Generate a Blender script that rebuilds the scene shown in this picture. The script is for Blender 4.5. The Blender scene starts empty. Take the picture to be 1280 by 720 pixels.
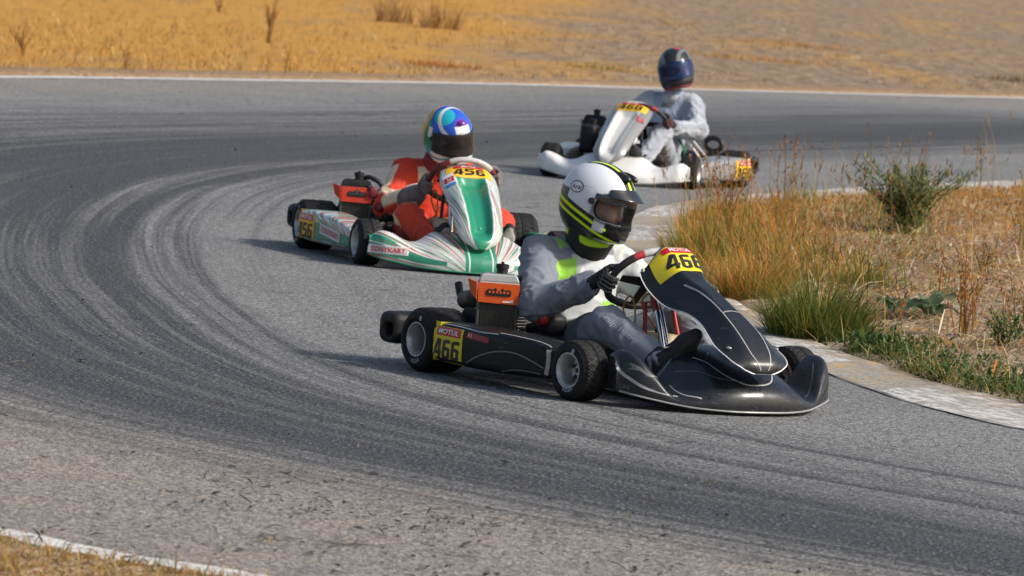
import bpy, bmesh, math, random
import numpy as np
from mathutils import Vector, Matrix, Quaternion
from mathutils.bvhtree import BVHTree

# ------------------------------------------------------------------ camera, sky, sun, exposure
SC = bpy.context.scene
COL = SC.collection
R = math.radians
F_PX, CAM_H, PITCH, ROLL = 6982.6, 2.0617, R(3.95696), R(4.59)
cam = bpy.data.cameras.new('camera')
cam.sensor_width = 36.0
cam.lens = 36.0 * F_PX / 1280.0
cam.clip_start, cam.clip_end = 0.5, 6000.0
cam.dof.use_dof = True
cam.dof.focus_distance = 24.6
cam.dof.aperture_fstop = 8.8
camo = bpy.data.objects.new('camera', cam)
camo.matrix_world = Matrix.Translation((0, 0, CAM_H)) @ Matrix.Rotation(math.pi/2 - PITCH, 4, 'X') @ Matrix.Rotation(ROLL, 4, 'Z')
COL.objects.link(camo)
SC.camera = camo

SUN_EL, SUN_DIR = R(37), Vector((0.985, -0.30, 0)).normalized()
world = bpy.data.worlds.new('World')
SC.world = world
world.use_nodes = True
wn = world.node_tree
sky = wn.nodes.new('ShaderNodeTexSky')
sky.sky_type = 'NISHITA'
sky.sun_disc = False
sky.sun_elevation = SUN_EL
sky.sun_rotation = math.atan2(SUN_DIR.x, SUN_DIR.y)
sky.dust_density = 3.0
sky.ozone_density = 0.6
wn.links.new(sky.outputs[0], wn.nodes['Background'].inputs[0])
wn.nodes['Background'].inputs[1].default_value = 0.108
sun = bpy.data.lights.new('sun', 'SUN')
sun.energy = 3.4
sun.angle = R(7.0)
sun.color = (1.0, 0.95, 0.88)
suno = bpy.data.objects.new('sun', sun)
sd = Vector((SUN_DIR.x*math.cos(SUN_EL), SUN_DIR.y*math.cos(SUN_EL), math.sin(SUN_EL)))
suno.rotation_euler = sd.to_track_quat('Z', 'Y').to_euler()
suno.location = (20, -10, 30)
COL.objects.link(suno)
SC.view_settings.view_transform = 'Standard'
SC.view_settings.look = 'None'
SC.view_settings.gamma = 1.0
SC.view_settings.use_curve_mapping = False
SC.view_settings.exposure = 0.32

rng = np.random.default_rng(7)
random.seed(7)
A = lambda *a: np.array(a, float)

# ------------------------------------------------------------------ helpers: noise
_TAB = np.random.default_rng(3).random(4096)
def vnoise(p, seed=0):
    """value noise in -1..1, p (n,3)"""
    p = np.asarray(p, float)
    i = np.floor(p).astype(np.int64)
    f = p - i
    f = f*f*(3 - 2*f)
    out = np.zeros(len(p))
    for dx in (0, 1):
        for dy in (0, 1):
            for dz in (0, 1):
                h = (i[:, 0]+dx)*73856093 ^ (i[:, 1]+dy)*19349663 ^ (i[:, 2]+dz)*83492791 ^ (seed*2654435)
                w = (f[:, 0] if dx else 1-f[:, 0])*(f[:, 1] if dy else 1-f[:, 1])*(f[:, 2] if dz else 1-f[:, 2])
                out += w*_TAB[h & 4095]
    return out*2 - 1
def fbm(p, octv=4, seed=0):
    p = np.asarray(p, float)
    s, a, t = 0, 1.0, 0
    for k in range(octv):
        s = s + a*vnoise(p*2**k + 17.3*k, seed+k)
        t += a
        a *= .5
    return s/t
def sstep(a, b, x):
    t = np.clip((x-a)/(b-a), 0, 1)
    return t*t*(3-2*t)

# ------------------------------------------------------------------ helpers: objects
def link(o, parent=None):
    COL.objects.link(o)
    if parent is not None:
        o.parent = parent
    return o
def tag(o, label=None, cat=None, group=None, kind=None):
    for k, v in (('label', label), ('category', cat), ('group', group), ('kind', kind)):
        if v:
            o[k] = v
    return o
def empty(name, parent=None, loc=(0, 0, 0), rot=(0, 0, 0)):
    o = bpy.data.objects.new(name, None)
    o.empty_display_size = .1
    o.location, o.rotation_euler = loc, rot
    return link(o, parent)
def make_mesh(name, v, f, mats=(), mi=None, smooth=True, angle=50, attrs=None, uv=None):
    me = bpy.data.meshes.new(name)
    v = np.asarray(v, float)
    me.from_pydata(v.tolist(), [], f.tolist() if isinstance(f, np.ndarray) else f)
    for m in (mats if isinstance(mats, (list, tuple)) else [mats]):
        me.materials.append(m)
    if mi is not None:
        me.polygons.foreach_set('material_index', np.asarray(mi, np.int32))
    for k, a in (attrs or {}).items():
        a = np.asarray(a, np.float32)
        if a.ndim == 2 and a.shape[1] == 4:
            at = me.attributes.new(k, 'FLOAT_COLOR', 'POINT')
            at.data.foreach_set('color', a.ravel())
        elif a.ndim == 2:
            at = me.attributes.new(k, 'FLOAT_VECTOR', 'POINT')
            at.data.foreach_set('vector', a.ravel())
        else:
            at = me.attributes.new(k, 'FLOAT', 'POINT')
            at.data.foreach_set('value', a)
    me.validate()
    me.update()
    me.polygons.foreach_set('use_smooth', np.full(len(me.polygons), bool(smooth)))
    if smooth and angle:
        me.set_sharp_from_angle(angle=R(angle))
    return me
def obj(name, v, f, mats, parent=None, **kw):
    return link(bpy.data.objects.new(name, make_mesh(name, v, f, mats, **kw)), parent)
class MB:
    """collects pieces, builds ONE mesh object"""
    def __init__(s):
        s.v, s.f, s.m, s.n = [], [], [], 0
    def add(s, vf, mi=0, M=None):
        v, f = vf
        v = np.asarray(v, float)
        if M is not None:
            M = np.array(M)
            v = v @ M[:3, :3].T + M[:3, 3]
        s.v.append(v)
        s.f += [tuple(int(i)+s.n for i in q) for q in f]
        s.m += [mi]*len(f)
        s.n += len(v)
        return s
    def vf(s):
        return np.concatenate(s.v), s.f
    def build(s, name, mats, parent=None, **kw):
        return obj(name, np.concatenate(s.v), s.f, mats, parent, mi=s.m, **kw)

# ------------------------------------------------------------------ helpers: shapes (all return verts, faces)
def cr(pts, n, closed=False):
    """Catmull-Rom through pts, n samples"""
    P = np.asarray(pts, float)
    m = len(P)
    if closed:
        Q = np.vstack([P[-1:], P, P[:2]]); segs = m
    else:
        Q = np.vstack([2*P[:1]-P[1:2], P, 2*P[-1:]-P[-2:-1]]); segs = m-1
    t = np.linspace(0, segs, n, endpoint=not closed)
    i = np.minimum(t.astype(int), segs-1)
    u = (t-i)[:, None]
    a, b, c, d = Q[i], Q[i+1], Q[i+2], Q[i+3]
    return .5*((2*b)+(c-a)*u+(2*a-5*b+4*c-d)*u*u+(3*b-a-3*c+d)*u**3)
def grid_faces(nu, nv, cu=False, cv=False):
    i = np.arange(nu if cu else nu-1)[:, None]
    j = np.arange(nv if cv else nv-1)[None, :]
    i2, j2 = (i+1) % nu, (j+1) % nv
    q = np.stack([i*nv+j+0*i, i2*nv+j, i2*nv+j2, i*nv+j2+0*i], -1)
    return q.reshape(-1, 4)
def loft(rings, cap=True, closed=True):
    rings = np.asarray(rings, float)
    nu, nv = rings.shape[:2]
    f = [tuple(q) for q in grid_faces(nu, nv, False, closed)]
    if cap and closed:
        f.append(tuple(range(nv))[::-1])
        f.append(tuple((nu-1)*nv+k for k in range(nv)))
    f = [q[::-1] for q in f]
    return rings.reshape(-1, 3), f
def frames(P):
    T = np.gradient(P, axis=0)
    T /= np.linalg.norm(T, axis=1)[:, None]+1e-12
    n = np.cross(T[0], A(0, 0, 1))
    if np.linalg.norm(n) < 1e-3:
        n = np.cross(T[0], A(1, 0, 0))
    N = [n/np.linalg.norm(n)]
    for k in range(1, len(P)):
        n = N[-1]-T[k]*(N[-1]@T[k])
        N.append(n/np.linalg.norm(n))
    N = np.array(N)
    return T, N, np.cross(T, N)
def tube(pts, r, seg=10, smooth_n=0, cap=True, closed=False):
    P = cr(pts, smooth_n, closed) if smooth_n else np.asarray(pts, float)
    T, N, B = frames(P)
    if closed:
        T = np.roll(P, -1, 0)-np.roll(P, 1, 0)
        T /= np.linalg.norm(T, axis=1)[:, None]
        c = P.mean(0)
        N = P-c
        N -= T*(N*T).sum(1)[:, None]
        N /= np.linalg.norm(N, axis=1)[:, None]
        B = np.cross(T, N)
    r = np.broadcast_to(np.asarray(r, float), (len(P),)) if np.ndim(r) == 0 or len(r) == len(P) else np.interp(np.linspace(0, 1, len(P)), np.linspace(0, 1, len(r)), r)
    a = np.linspace(0, 2*np.pi, seg, endpoint=False)
    rings = P[:, None]+r[:, None, None]*(np.cos(a)[None, :, None]*N[:, None]+np.sin(a)[None, :, None]*B[:, None])
    if closed:
        return rings.reshape(-1, 3), [tuple(q) for q in grid_faces(len(P), seg, True, True)]
    return loft(rings, cap)
def lathe(prof, seg=48, axis='y'):
    """prof (n,2) of (along axis, radius)"""
    prof = np.asarray(prof, float)
    a = np.linspace(0, 2*np.pi, seg, endpoint=False)
    h, r = prof[:, 0], prof[:, 1]
    c, s = r[:, None]*np.cos(a), r[:, None]*np.sin(a)
    H = np.broadcast_to(h[:, None], c.shape)
    P = {'y': (c, H, s), 'z': (c, s, H), 'x': (H, c, s)}[axis]
    return np.stack(P, -1).reshape(-1, 3), [tuple(q) for q in grid_faces(len(prof), seg, False, True)]
def rbox(c, size, r=.01, seg=2, rot=None):
    bm = bmesh.new()
    bmesh.ops.create_cube(bm, size=1)
    bmesh.ops.scale(bm, vec=size, verts=bm.verts)
    if r > 0:
        bmesh.ops.bevel(bm, geom=bm.edges[:], offset=min(r, min(size)*.49), segments=seg, profile=.5, affect='EDGES')
    M = Matrix.Translation(c) @ (rot.to_4x4() if rot is not None else Matrix())
    v = np.array([tuple(M @ x.co) for x in bm.verts])
    bm.verts.index_update()
    f = [tuple(x.index for x in q.verts) for q in bm.faces]
    bm.free()
    return v, f
def uvsphere(c, r, nu=16, nv=10):
    th = np.linspace(0.02, np.pi-.02, nv)
    ph = np.linspace(0, 2*np.pi, nu, endpoint=False)
    P = np.stack([np.sin(th)[:, None]*np.cos(ph), np.sin(th)[:, None]*np.sin(ph), np.broadcast_to(np.cos(th)[:, None], (nv, nu))], -1)
    r = np.asarray(r, float)
    v, f = loft(P*r+np.asarray(c), True)
    return v, [q[::-1] for q in f]
def rect_ring(cx, cy, cz, hy, hz, n=24, p=4.0):
    """superelliptic ring in the yz plane at x=cx"""
    a = np.linspace(0, 2*np.pi, n, endpoint=False)
    c, s = np.cos(a), np.sin(a)
    return np.stack([np.full(n, cx), cy+hy*np.sign(c)*np.abs(c)**(2/p), cz+hz*np.sign(s)*np.abs(s)**(2/p)], -1)

# ------------------------------------------------------------------ helpers: signed-distance modelling
def sdf_mesh(fn, lo, hi, h):
    """naive surface nets of fn(points)->distance"""
    lo, hi = np.asarray(lo, float), np.asarray(hi, float)
    n = np.ceil((hi-lo)/h).astype(int)+1
    ax = [lo[k]+h*np.arange(n[k]) for k in range(3)]
    G = np.stack(np.meshgrid(*ax, indexing='ij'), -1).reshape(-1, 3)
    D = np.concatenate([fn(G[i:i+400000]) for i in range(0, len(G), 400000)]).reshape(n)
    ins = D < 0
    m = n-1
    cnt = np.zeros(m)
    pos = np.zeros((*m, 3))
    cs = [(i, j, k) for i in (0, 1) for j in (0, 1) for k in (0, 1)]
    sl = lambda o: tuple(slice(o[q], o[q]+m[q]) for q in range(3))
    for a in cs:
        for axis in range(3):
            if a[axis]:
                continue
            b = list(a); b[axis] = 1
            da, db = D[sl(a)], D[sl(b)]
            x = (da < 0) != (db < 0)
            t = np.where(x, da/np.where(x, da-db, 1), 0)
            cnt += x
            for q in range(3):
                pos[..., q] += np.where(x, a[q]+(t if q == axis else 0), 0)
    act = cnt > 0
    idx = -np.ones(m, int)
    idx[act] = np.arange(act.sum())
    ijk = np.argwhere(act)
    v = lo+h*(ijk+pos[act]/cnt[act][:, None])
    F = []
    for axis in range(3):
        b, c = [(1, 2), (2, 0), (0, 1)][axis]
        s0 = [slice(1, m[q]) for q in range(3)]; s0[axis] = slice(0, m[axis])
        s1 = list(s0); s1[axis] = slice(1, m[axis]+1)
        A0, A1 = ins[tuple(s0)], ins[tuple(s1)]
        e = np.argwhere(A0 != A1)
        if not len(e):
            continue
        flip = A0[tuple(e.T)]
        base = e.copy(); base[:, b] += 1; base[:, c] += 1
        def at(ob, oc):
            q = base.copy(); q[:, b] -= ob; q[:, c] -= oc
            return idx[tuple(q.T)]
        q = np.stack([at(1, 1), at(0, 1), at(0, 0), at(1, 0)], 1)
        q[~flip] = q[~flip][:, ::-1]
        F.append(q)
    F = np.concatenate(F)
    F = F[(F >= 0).all(1)]
    return v, F
def cone(p, a, b, ra, rb, wide=None, wr=1.0):
    """tapered capsule; optional direction in which it is wr times wider"""
    a, b = np.asarray(a, float), np.asarray(b, float)
    ba = b-a
    t = np.clip((p-a) @ ba/(ba @ ba+1e-12), 0, 1)
    d = p-a-t[:, None]*ba
    r = ra+(rb-ra)*t
    if wide is not None:
        w = np.asarray(wide, float)
        w = w/np.linalg.norm(w)
        l = d @ w
        d = d-l[:, None]*w*(1-1/wr)
    return np.linalg.norm(d, axis=1)-r
def ellip(p, c, r):
    r = np.asarray(r, float)
    q = (p-np.asarray(c))/r
    k = np.linalg.norm(q, axis=1)
    k1 = np.linalg.norm(q/r, axis=1)
    return k*(k-1)/(k1+1e-9)
def sbox(p, c, h, r, M=None):
    q = p-np.asarray(c)
    if M is not None:
        q = q @ np.array(M.to_3x3())
    q = np.abs(q)-(np.asarray(h)-r)
    return np.linalg.norm(np.maximum(q, 0), axis=1)+np.minimum(q.max(1), 0)-r
def smin(a, b, k):
    h = np.clip(.5+.5*(b-a)/k, 0, 1)
    return b+(a-b)*h-k*h*(1-h)
def smax(a, b, k):
    return -smin(-a, -b, k)
def vnormals(v, f):
    f = np.asarray(f)
    n = np.cross(v[f[:, 2]]-v[f[:, 0]], v[f[:, 3 % f.shape[1]]]-v[f[:, 1]])
    N = np.zeros_like(v)
    for k in range(f.shape[1]):
        np.add.at(N, f[:, k], n)
    return N/(np.linalg.norm(N, axis=1)[:, None]+1e-12)

# ------------------------------------------------------------------ helpers: lettering and decals
def text_vf(s, size=1.0, shear=0.0, bold=0.0, width=None):
    cu = bpy.data.curves.new('lettering', 'FONT')
    cu.body, cu.size, cu.shear, cu.offset = s, 1.0, shear, bold
    cu.align_x, cu.align_y = 'CENTER', 'CENTER'
    cu.resolution_u = 3
    o = bpy.data.objects.new('lettering', cu)
    me = bpy.data.meshes.new_from_object(o)
    v = np.array([tuple(x.co) for x in me.vertices])
    f = [tuple(p.vertices) for p in me.polygons]
    bpy.data.objects.remove(o); bpy.data.meshes.remove(me); bpy.data.curves.remove(cu)
    lo, hi = v.min(0), v.max(0)
    v = (v-(lo+hi)/2)
    hgt = hi[1]-lo[1]
    sx = (width/(hi[0]-lo[0])) if width else size/hgt
    v[:, 0] *= sx
    v[:, 1] *= size/hgt
    v[:, 2] = 0
    return v, f
_DIG = {
 '4': [[(0, .22), (.66, .22), (.66, .39), (0, .39)], [(0, .39), (.20, .39), (.37, .82), (.22, 1)], [(.37, .39), (.57, .39), (.57, 1), (.37, 1)], [(.22, 1), (.30, .80), (.37, .80), (.37, 1)], [(.37, 0), (.57, 0), (.57, .22), (.37, .22)]],
 '6': [[(0, .08), (.21, 0), (.21, 1), (0, .90)], [(.21, .82), (.64, .82), (.60, 1), (.21, 1)], [(.21, .45), (.43, .45), (.43, .62), (.21, .62)], [(.21, 0), (.43, 0), (.43, .17), (.21, .17)], [(.43, 0), (.64, .08), (.64, .54), (.43, .62)]],
 '5': [[(0, .82), (.62, .82), (.62, 1), (0, 1)], [(0, .45), (.21, .45), (.21, .82), (0, .82)], [(.21, .45), (.43, .45), (.43, .63), (.21, .63)], [(.43, .0), (.64, .08), (.64, .55), (.43, .63)], [(0, 0), (.43, 0), (.43, .18), (0, .18)]],
 '8': [[(0, .08), (.21, 0), (.21, 1), (0, .92)], [(.43, 0), (.64, .08), (.64, .92), (.43, 1)], [(.21, .83), (.43, .83), (.43, 1), (.21, 1)], [(.21, .43), (.43, .43), (.43, .59), (.21, .59)], [(.21, 0), (.43, 0), (.43, .17), (.21, .17)]],
}
def digits_vf(s, w, h, shear=.08):
    n = len(s)
    mb = MB()
    for k, ch in enumerate(s):
        for poly in _DIG[ch]:
            a, b, c, d = [np.array(q) for q in poly]
            g = []
            for u in np.linspace(0, 1, 4):
                for t in np.linspace(0, 1, 4):
                    p = (a*(1-u)+b*u)*(1-t)+(d*(1-u)+c*u)*t
                    g.append(((k*.76+p[0]+shear*p[1])/(n*.76), p[1], 0))
            mb.add((np.array(g), [tuple(q) for q in grid_faces(4, 4)]))
    v, f = mb.vf()
    v = v*A(w, h, 1)-A(w/2, h/2, 0)
    return v, f
def rect_vf(w, h, nu=8, nv=8, c=(0, 0)):
    u, v = np.meshgrid(np.linspace(-w/2, w/2, nu), np.linspace(-h/2, h/2, nv), indexing='ij')
    return np.stack([u.ravel()+c[0], v.ravel()+c[1], 0*u.ravel()], -1), [tuple(q) for q in grid_faces(nu, nv)]
def poly_vf(pts):
    return np.array([(x, y, 0) for x, y in pts], float), [tuple(range(len(pts)))]
def bvh_of(o):
    me = o.data
    return BVHTree.FromPolygons([tuple(x.co) for x in me.vertices], [tuple(p.vertices) for p in me.polygons])
def decal(pieces, bvh, org, ux, uy, lift=.0015, reach=.4, step=.0008):
    """pieces [(verts2d, faces, material index)] laid through plane org/ux/uy onto the surface behind it -> MB"""
    org, ux, uy = (np.asarray(q, float) for q in (org, ux, uy))
    ux = ux/np.linalg.norm(ux)
    uy = uy-ux*(ux @ uy)
    uy = uy/np.linalg.norm(uy)
    n = np.cross(ux, uy)
    mb = MB()
    for k, (v, f, mi) in enumerate(pieces):
        hs = []
        for x in v:
            o = org+ux*x[0]+uy*x[1]
            hit, nn, _, dist = bvh.ray_cast(Vector(o+n*reach*.5), Vector(-n), reach)
            hs.append(np.nan if hit is None else (np.array(hit)-o) @ n)
        hs = np.array(hs)
        ok = ~np.isnan(hs)
        out = []
        for i, x in enumerate(v):
            h = hs[i]
            if np.isnan(h):
                h = hs[ok][np.argmin(((v[ok]-x)**2).sum(1))] if ok.any() else 0
            out.append(org+ux*x[0]+uy*x[1]+n*(h+lift+step*k))
        mb.add((np.array(out), f), mi)
    return mb
def ribbon(bvh, pts, width, direc, n=40, lift=.002, reach=.6):
    """thin stripe through pts, dropped along direc onto a surface"""
    P = cr(pts, n)
    d = np.asarray(direc, float); d = d/np.linalg.norm(d)
    T = np.gradient(P, axis=0)
    S = np.cross(T, d)
    S /= np.linalg.norm(S, axis=1)[:, None]+1e-9
    width = np.interp(np.linspace(0, 1, n), np.linspace(0, 1, np.size(width)), np.atleast_1d(width))
    rows, dep = [], None
    for k in range(n):
        row = []
        for s in (-.5, .5):
            o = P[k]+S[k]*s*width[k]
            hit, nn, _, _ = bvh.ray_cast(Vector(o-d*reach*.5), Vector(d), reach)
            if hit is not None:
                dep = (np.array(hit)-o) @ d
            q = o+d*((dep if dep is not None else 0)-lift)
            row.append(q)
        rows.append(row)
    rows = np.array(rows)
    return rows.reshape(-1, 3), [tuple(q) for q in grid_faces(n, 2)]
# ------------------------------------------------------------------ materials
def srgb(*c):
    c = [x/255 for x in c]
    return tuple(x/12.92 if x <= .04045 else ((x+.055)/1.055)**2.4 for x in c)
class NT:
    def __init__(s, name):
        s.m = bpy.data.materials.new(name)
        s.m.use_nodes = True
        s.t = s.m.node_tree
        s.b = s.t.nodes['Principled BSDF']
    def n(s, typ, ins=None, **props):
        nd = s.t.nodes.new('ShaderNode'+typ)
        for k, v in props.items():
            setattr(nd, k, v)
        for k, v in (ins or {}).items():
            s.set(nd.inputs[k], v)
        return nd
    def set(s, sock, v):
        if isinstance(v, bpy.types.NodeSocket):
            s.t.links.new(v, sock)
        elif isinstance(v, (tuple, list)) and sock.type == 'RGBA' and len(v) == 3:
            sock.default_value = (*v, 1)
        else:
            sock.default_value = v
    def inp(s, k, v):
        s.set(s.b.inputs[k], v)
    def mix(s, fac, a, b, blend='MIX'):
        nd = s.n('Mix', data_type='RGBA', blend_type=blend)
        s.set(nd.inputs['Factor'], fac)
        s.set(nd.inputs[6], a); s.set(nd.inputs[7], b)
        return nd.outputs[2]
    def fmix(s, fac, a, b):
        nd = s.n('Mix', data_type='FLOAT')
        s.set(nd.inputs[0], fac); s.set(nd.inputs[2], a); s.set(nd.inputs[3], b)
        return nd.outputs[0]
    def math(s, op, a, b=0.0, clamp=False):
        nd = s.n('Math', operation=op, use_clamp=clamp)
        s.set(nd.inputs[0], a); s.set(nd.inputs[1], b)
        return nd.outputs[0]
    def ramp(s, x, a, b, lo=0.0, hi=1.0, smooth=False):
        nd = s.n('MapRange', interpolation_type='SMOOTHSTEP' if smooth else 'LINEAR')
        s.set(nd.inputs[0], x)
        for k, v in zip((1, 2, 3, 4), (a, b, lo, hi)):
            s.set(nd.inputs[k], v)
        return nd.outputs[0]
    def attr(s, name, out='Fac'):
        return s.n('Attribute', attribute_name=name).outputs[out]
    def pos(s):
        if not hasattr(s, '_p'):
            s._p = s.n('TexCoord').outputs['Object']
        return s._p
    def map(s, v, scale, loc=(0, 0, 0)):
        nd = s.n('Mapping')
        s.set(nd.inputs[0], v)
        nd.inputs['Scale'].default_value = scale if isinstance(scale, tuple) else (scale,)*3
        nd.inputs['Location'].default_value = loc
        return nd.outputs[0]
    def noise(s, scale, detail=3, rough=.55, vec=None, out=0, dist=0.0):
        nd = s.n('TexNoise')
        s.set(nd.inputs['Vector'], s.pos() if vec is None else vec)
        nd.inputs['Scale'].default_value = scale
        nd.inputs['Detail'].default_value = detail
        nd.inputs['Roughness'].default_value = rough
        nd.inputs['Distortion'].default_value = dist
        return nd.outputs[out]
    def bump(s, h, strength, dist, nrm=None):
        nd = s.n('Bump')
        nd.inputs['Strength'].default_value = strength
        nd.inputs['Distance'].default_value = dist
        s.set(nd.inputs['Height'], h)
        if nrm is not None:
            s.set(nd.inputs['Normal'], nrm)
        return nd.outputs[0]
_MC = {}
def pmat(name, base, rough=.5, metal=0.0, layers=(), var=.12, vs=9.0, bump=None, coat=0.0, dust=.0, dustcol=(.23, .19, .15), spec=.5, edge=.003):
    """painted / cloth / rubber / metal surface: colour layers by signed-distance attributes, mottling, dust, fine relief"""
    if name in _MC:
        return _MC[name]
    M = NT(name)
    c = base
    for L in layers:
        fac = M.ramp(M.attr(L[0]), -edge, edge)
        c = M.mix(fac, c, L[1])
    nz = M.noise(vs, 4)
    if var:
        c = M.mix(M.ramp(nz, .35, .7, 0, var), c, (0.0, 0.0, 0.0))
    if dust:
        d2 = M.noise(vs*2.3, 5, .65)
        c = M.mix(M.ramp(d2, .42, .72, 0, dust), c, dustcol)
        M.inp('Roughness', M.ramp(d2, .35, .75, rough, min(1, rough+.35)))
    else:
        M.inp('Roughness', M.ramp(nz, .3, .7, rough*.9, min(1, rough*1.12)))
    M.inp('Base Color', c)
    M.inp('Metallic', metal)
    M.inp('Specular IOR Level', spec)
    if coat:
        M.inp('Coat Weight', coat)
        M.inp('Coat Roughness', .08)
    if bump:
        M.inp('Normal', M.bump(M.noise(bump[0], 4), bump[1], bump[2]))
    _MC[name] = M.m
    return M.m
M_RUBBER = pmat('tyre_rubber', (.011, .011, .012), .6, var=.3, vs=14, bump=(180, .3, .002), dust=.12, dustcol=(.06, .055, .05), spec=.3)
M_ALU = pmat('cast_aluminium', (.62, .61, .59), .38, .9, var=.25, vs=30, bump=(200, .15, .001), dust=.25)
M_CHROME = pmat('chrome', (.75, .75, .76), .12, 1.0, var=.1)
M_STEEL = pmat('worn_steel', (.32, .31, .30), .35, .9, var=.3, vs=40, dust=.2)
M_BLACKP = pmat('black_plastic', (.012, .012, .0135), .42, var=.2, bump=(260, .15, .001), dust=.06, spec=.35)
M_BLACKG = pmat('black_gloss', (.012, .012, .014), .2, var=.1, dust=.08)
M_SEAT = pmat('seat_shell', (.016, .018, .022), .4, var=.3, dust=.06)
M_BLACKC = pmat('black_cloth', (.014, .014, .015), .85, var=.2, bump=(300, .4, .002))
M_RED = pmat('red_frame_paint', (.42, .018, .014), .32, var=.2, coat=.3, dust=.15)
M_DARKF = pmat('dark_frame_paint', (.03, .03, .033), .35, .3, var=.2, dust=.15)
M_GREENF = pmat('green_frame_paint', (.02, .16, .09), .32, var=.2, coat=.3, dust=.1)
M_ORANGE = pmat('orange_plastic', srgb(232, 92, 22), .4, var=.12, dust=.08)
M_REDOR = pmat('red_orange_plastic', srgb(205, 58, 34), .4, var=.12, dust=.1)
M_SILVERP = pmat('silver_plastic', (.52, .52, .5), .32, .35, var=.2, dust=.15)
M_CREAM = pmat('fuel_tank_plastic', (.56, .45, .27), .42, var=.15, vs=6, dust=.15, dustcol=(.3, .22, .12))
M_YELLOW = pmat('number_yellow', srgb(226, 208, 40), .38, var=.06, dust=.08)
M_AMBER = pmat('number_amber', srgb(240, 186, 30), .38, var=.06, dust=.08)
M_INK = pmat('black_ink', (.012, .012, .012), .45, var=.1)
M_REDINK = pmat('red_ink', srgb(196, 28, 40), .4, var=.08)
M_WHITEINK = pmat('white_ink', (.78, .78, .77), .4, var=.08)
M_TYREINK = pmat('faded_tyre_lettering', (.40, .45, .52), .7, var=.35, vs=40)
M_PIN = pmat('pale_pinstripe', (.44, .43, .42), .4, var=.25, vs=18)
M_PINDIM = pmat('dull_pinstripe', (.16, .16, .165), .4, var=.25, vs=18)
M_HOSE = pmat('rubber_hose', (.02, .02, .02), .5, var=.2)
M_FUELLINE = pmat('amber_hose', (.42, .22, .05), .3, var=.1)
M_FLOOR = pmat('floor_tray_metal', (.12, .12, .12), .45, .6, var=.3, dust=.3)
M_BLUEINK = pmat('blue_ink', srgb(70, 140, 205), .4, var=.08)
M_GREENCLOTH = pmat('green_strap', (.02, .2, .09), .7)
# ------------------------------------------------------------------ the track
INNER = [(9.5, 60.5), (6.6, 53.9), (4.36, 48.5), (2.09, 43.0), (1.10, 39.8), (.76, 37.6), (.64, 35.8), (.66, 32.7), (.93, 29.2), (1.27, 26.95), (1.56, 25.4), (1.89, 24.25), (2.22, 23.6), (3.0, 22.65), (4.6, 21.2), (8.2, 18.4)]
OUTER = [(26.0, 109.0), (14.0, 87.5), (6.57, 74.2), (2.3, 67.1), (-.54, 62.5), (-2.97, 57.7), (-5.04, 53.4), (-7.6, 46.5), (-9.0, 40.0), (-9.2, 33.0), (-7.4, 26.0), (-4.4, 20.2), (-1.55, 17.08), (-.76, 16.47), (1.2, 15.2), (4.6, 13.2)]
def polyline(P, n):
    P = cr(np.c_[np.array(P), np.zeros(len(P))], 1200)
    s = np.r_[0, np.cumsum(np.linalg.norm(np.diff(P, axis=0), axis=1))]
    u = np.linspace(0, s[-1], n)
    return np.stack([np.interp(u, s, P[:, k]) for k in range(3)], 1), u
NT_, NR_ = 300, 64
IN_, TS = polyline(INNER, NT_)
# pair each inner point with the outer curve by index along the control polygons
def along(P, u):
    return cr(np.c_[np.array(P), np.zeros(len(P))], 1200)[np.clip((u*1199).astype(int), 0, 1199)]
UU = np.linspace(0, 1, NT_)
IN_ = cr(np.c_[np.array(INNER), np.zeros(len(INNER))], NT_)
OUT_ = cr(np.c_[np.array(OUTER), np.zeros(len(OUTER))], NT_)
TS = np.r_[0, np.cumsum(np.linalg.norm(np.diff(IN_, axis=0), axis=1))]
TI = np.gradient(IN_, axis=0); TI /= np.linalg.norm(TI, axis=1)[:, None]
NI = np.stack([-TI[:, 1], TI[:, 0], 0*TI[:, 0]], 1)          # points to the infield (left of travel)
TO = np.gradient(OUT_, axis=0); TO /= np.linalg.norm(TO, axis=1)[:, None]
NO = np.stack([-TO[:, 1], TO[:, 0], 0*TO[:, 0]], 1)

def dist_polyline(P, Q):
    """distance of points P (n,2) to the inner kerb line Q, signed: + on the infield side, with arclength"""
    best = np.full(len(P), 1e9); sg = np.zeros(len(P)); tt = np.zeros(len(P))
    for k in range(len(Q)-1):
        a, b = Q[k, :2], Q[k+1, :2]
        ba = b-a
        t = np.clip((P-a) @ ba/(ba @ ba), 0, 1)
        d = P-a-t[:, None]*ba
        L = np.linalg.norm(d, axis=1)
        m = L < best
        best = np.where(m, L, best)
        sg = np.where(m, np.sign(ba[0]*(P[:, 1]-a[1])-ba[1]*(P[:, 0]-a[0])), sg)
        tt = np.where(m, k+t, tt)
    return best*sg, tt
w = np.linspace(0, 1.012, NR_)
P = IN_[:, None]*(1-w)[None, :, None]+OUT_[:, None]*w[None, :, None]
P = P.reshape(-1, 3)
sdI, ttI = dist_polyline(P[:, :2], IN_[::3])
rr = -sdI
tm = np.interp(ttI*3, np.arange(NT_), TS)
near = sstep(30, 24, P[:, 1])            # exit of the bend
far = sstep(33, 42, P[:, 1])
bell = lambda x, c, s: np.exp(-((x-c)/s)**2)
dark = 1.1*bell(rr, 3.8, .95)*(1-.35*far)+.45*bell(rr, 2.3, .35)*far+.80*bell(rr, 5.2, 2.3)*far+.30*bell(rr, 4.7, .5)*(1-far)+.45*bell(rr, 1.9, .5)*near*sstep(26, 22, P[:, 1])
dark += .22*bell(rr, 3.0, .9)
dark *= 1-sstep(8.6, 9.4, rr)*far
dusty = sstep(4.1, 5.3, rr)*(1-far)*sstep(34, 26, P[:, 1])+.55*sstep(8.3, 9.2, rr)*far
M = NT('asphalt')
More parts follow.
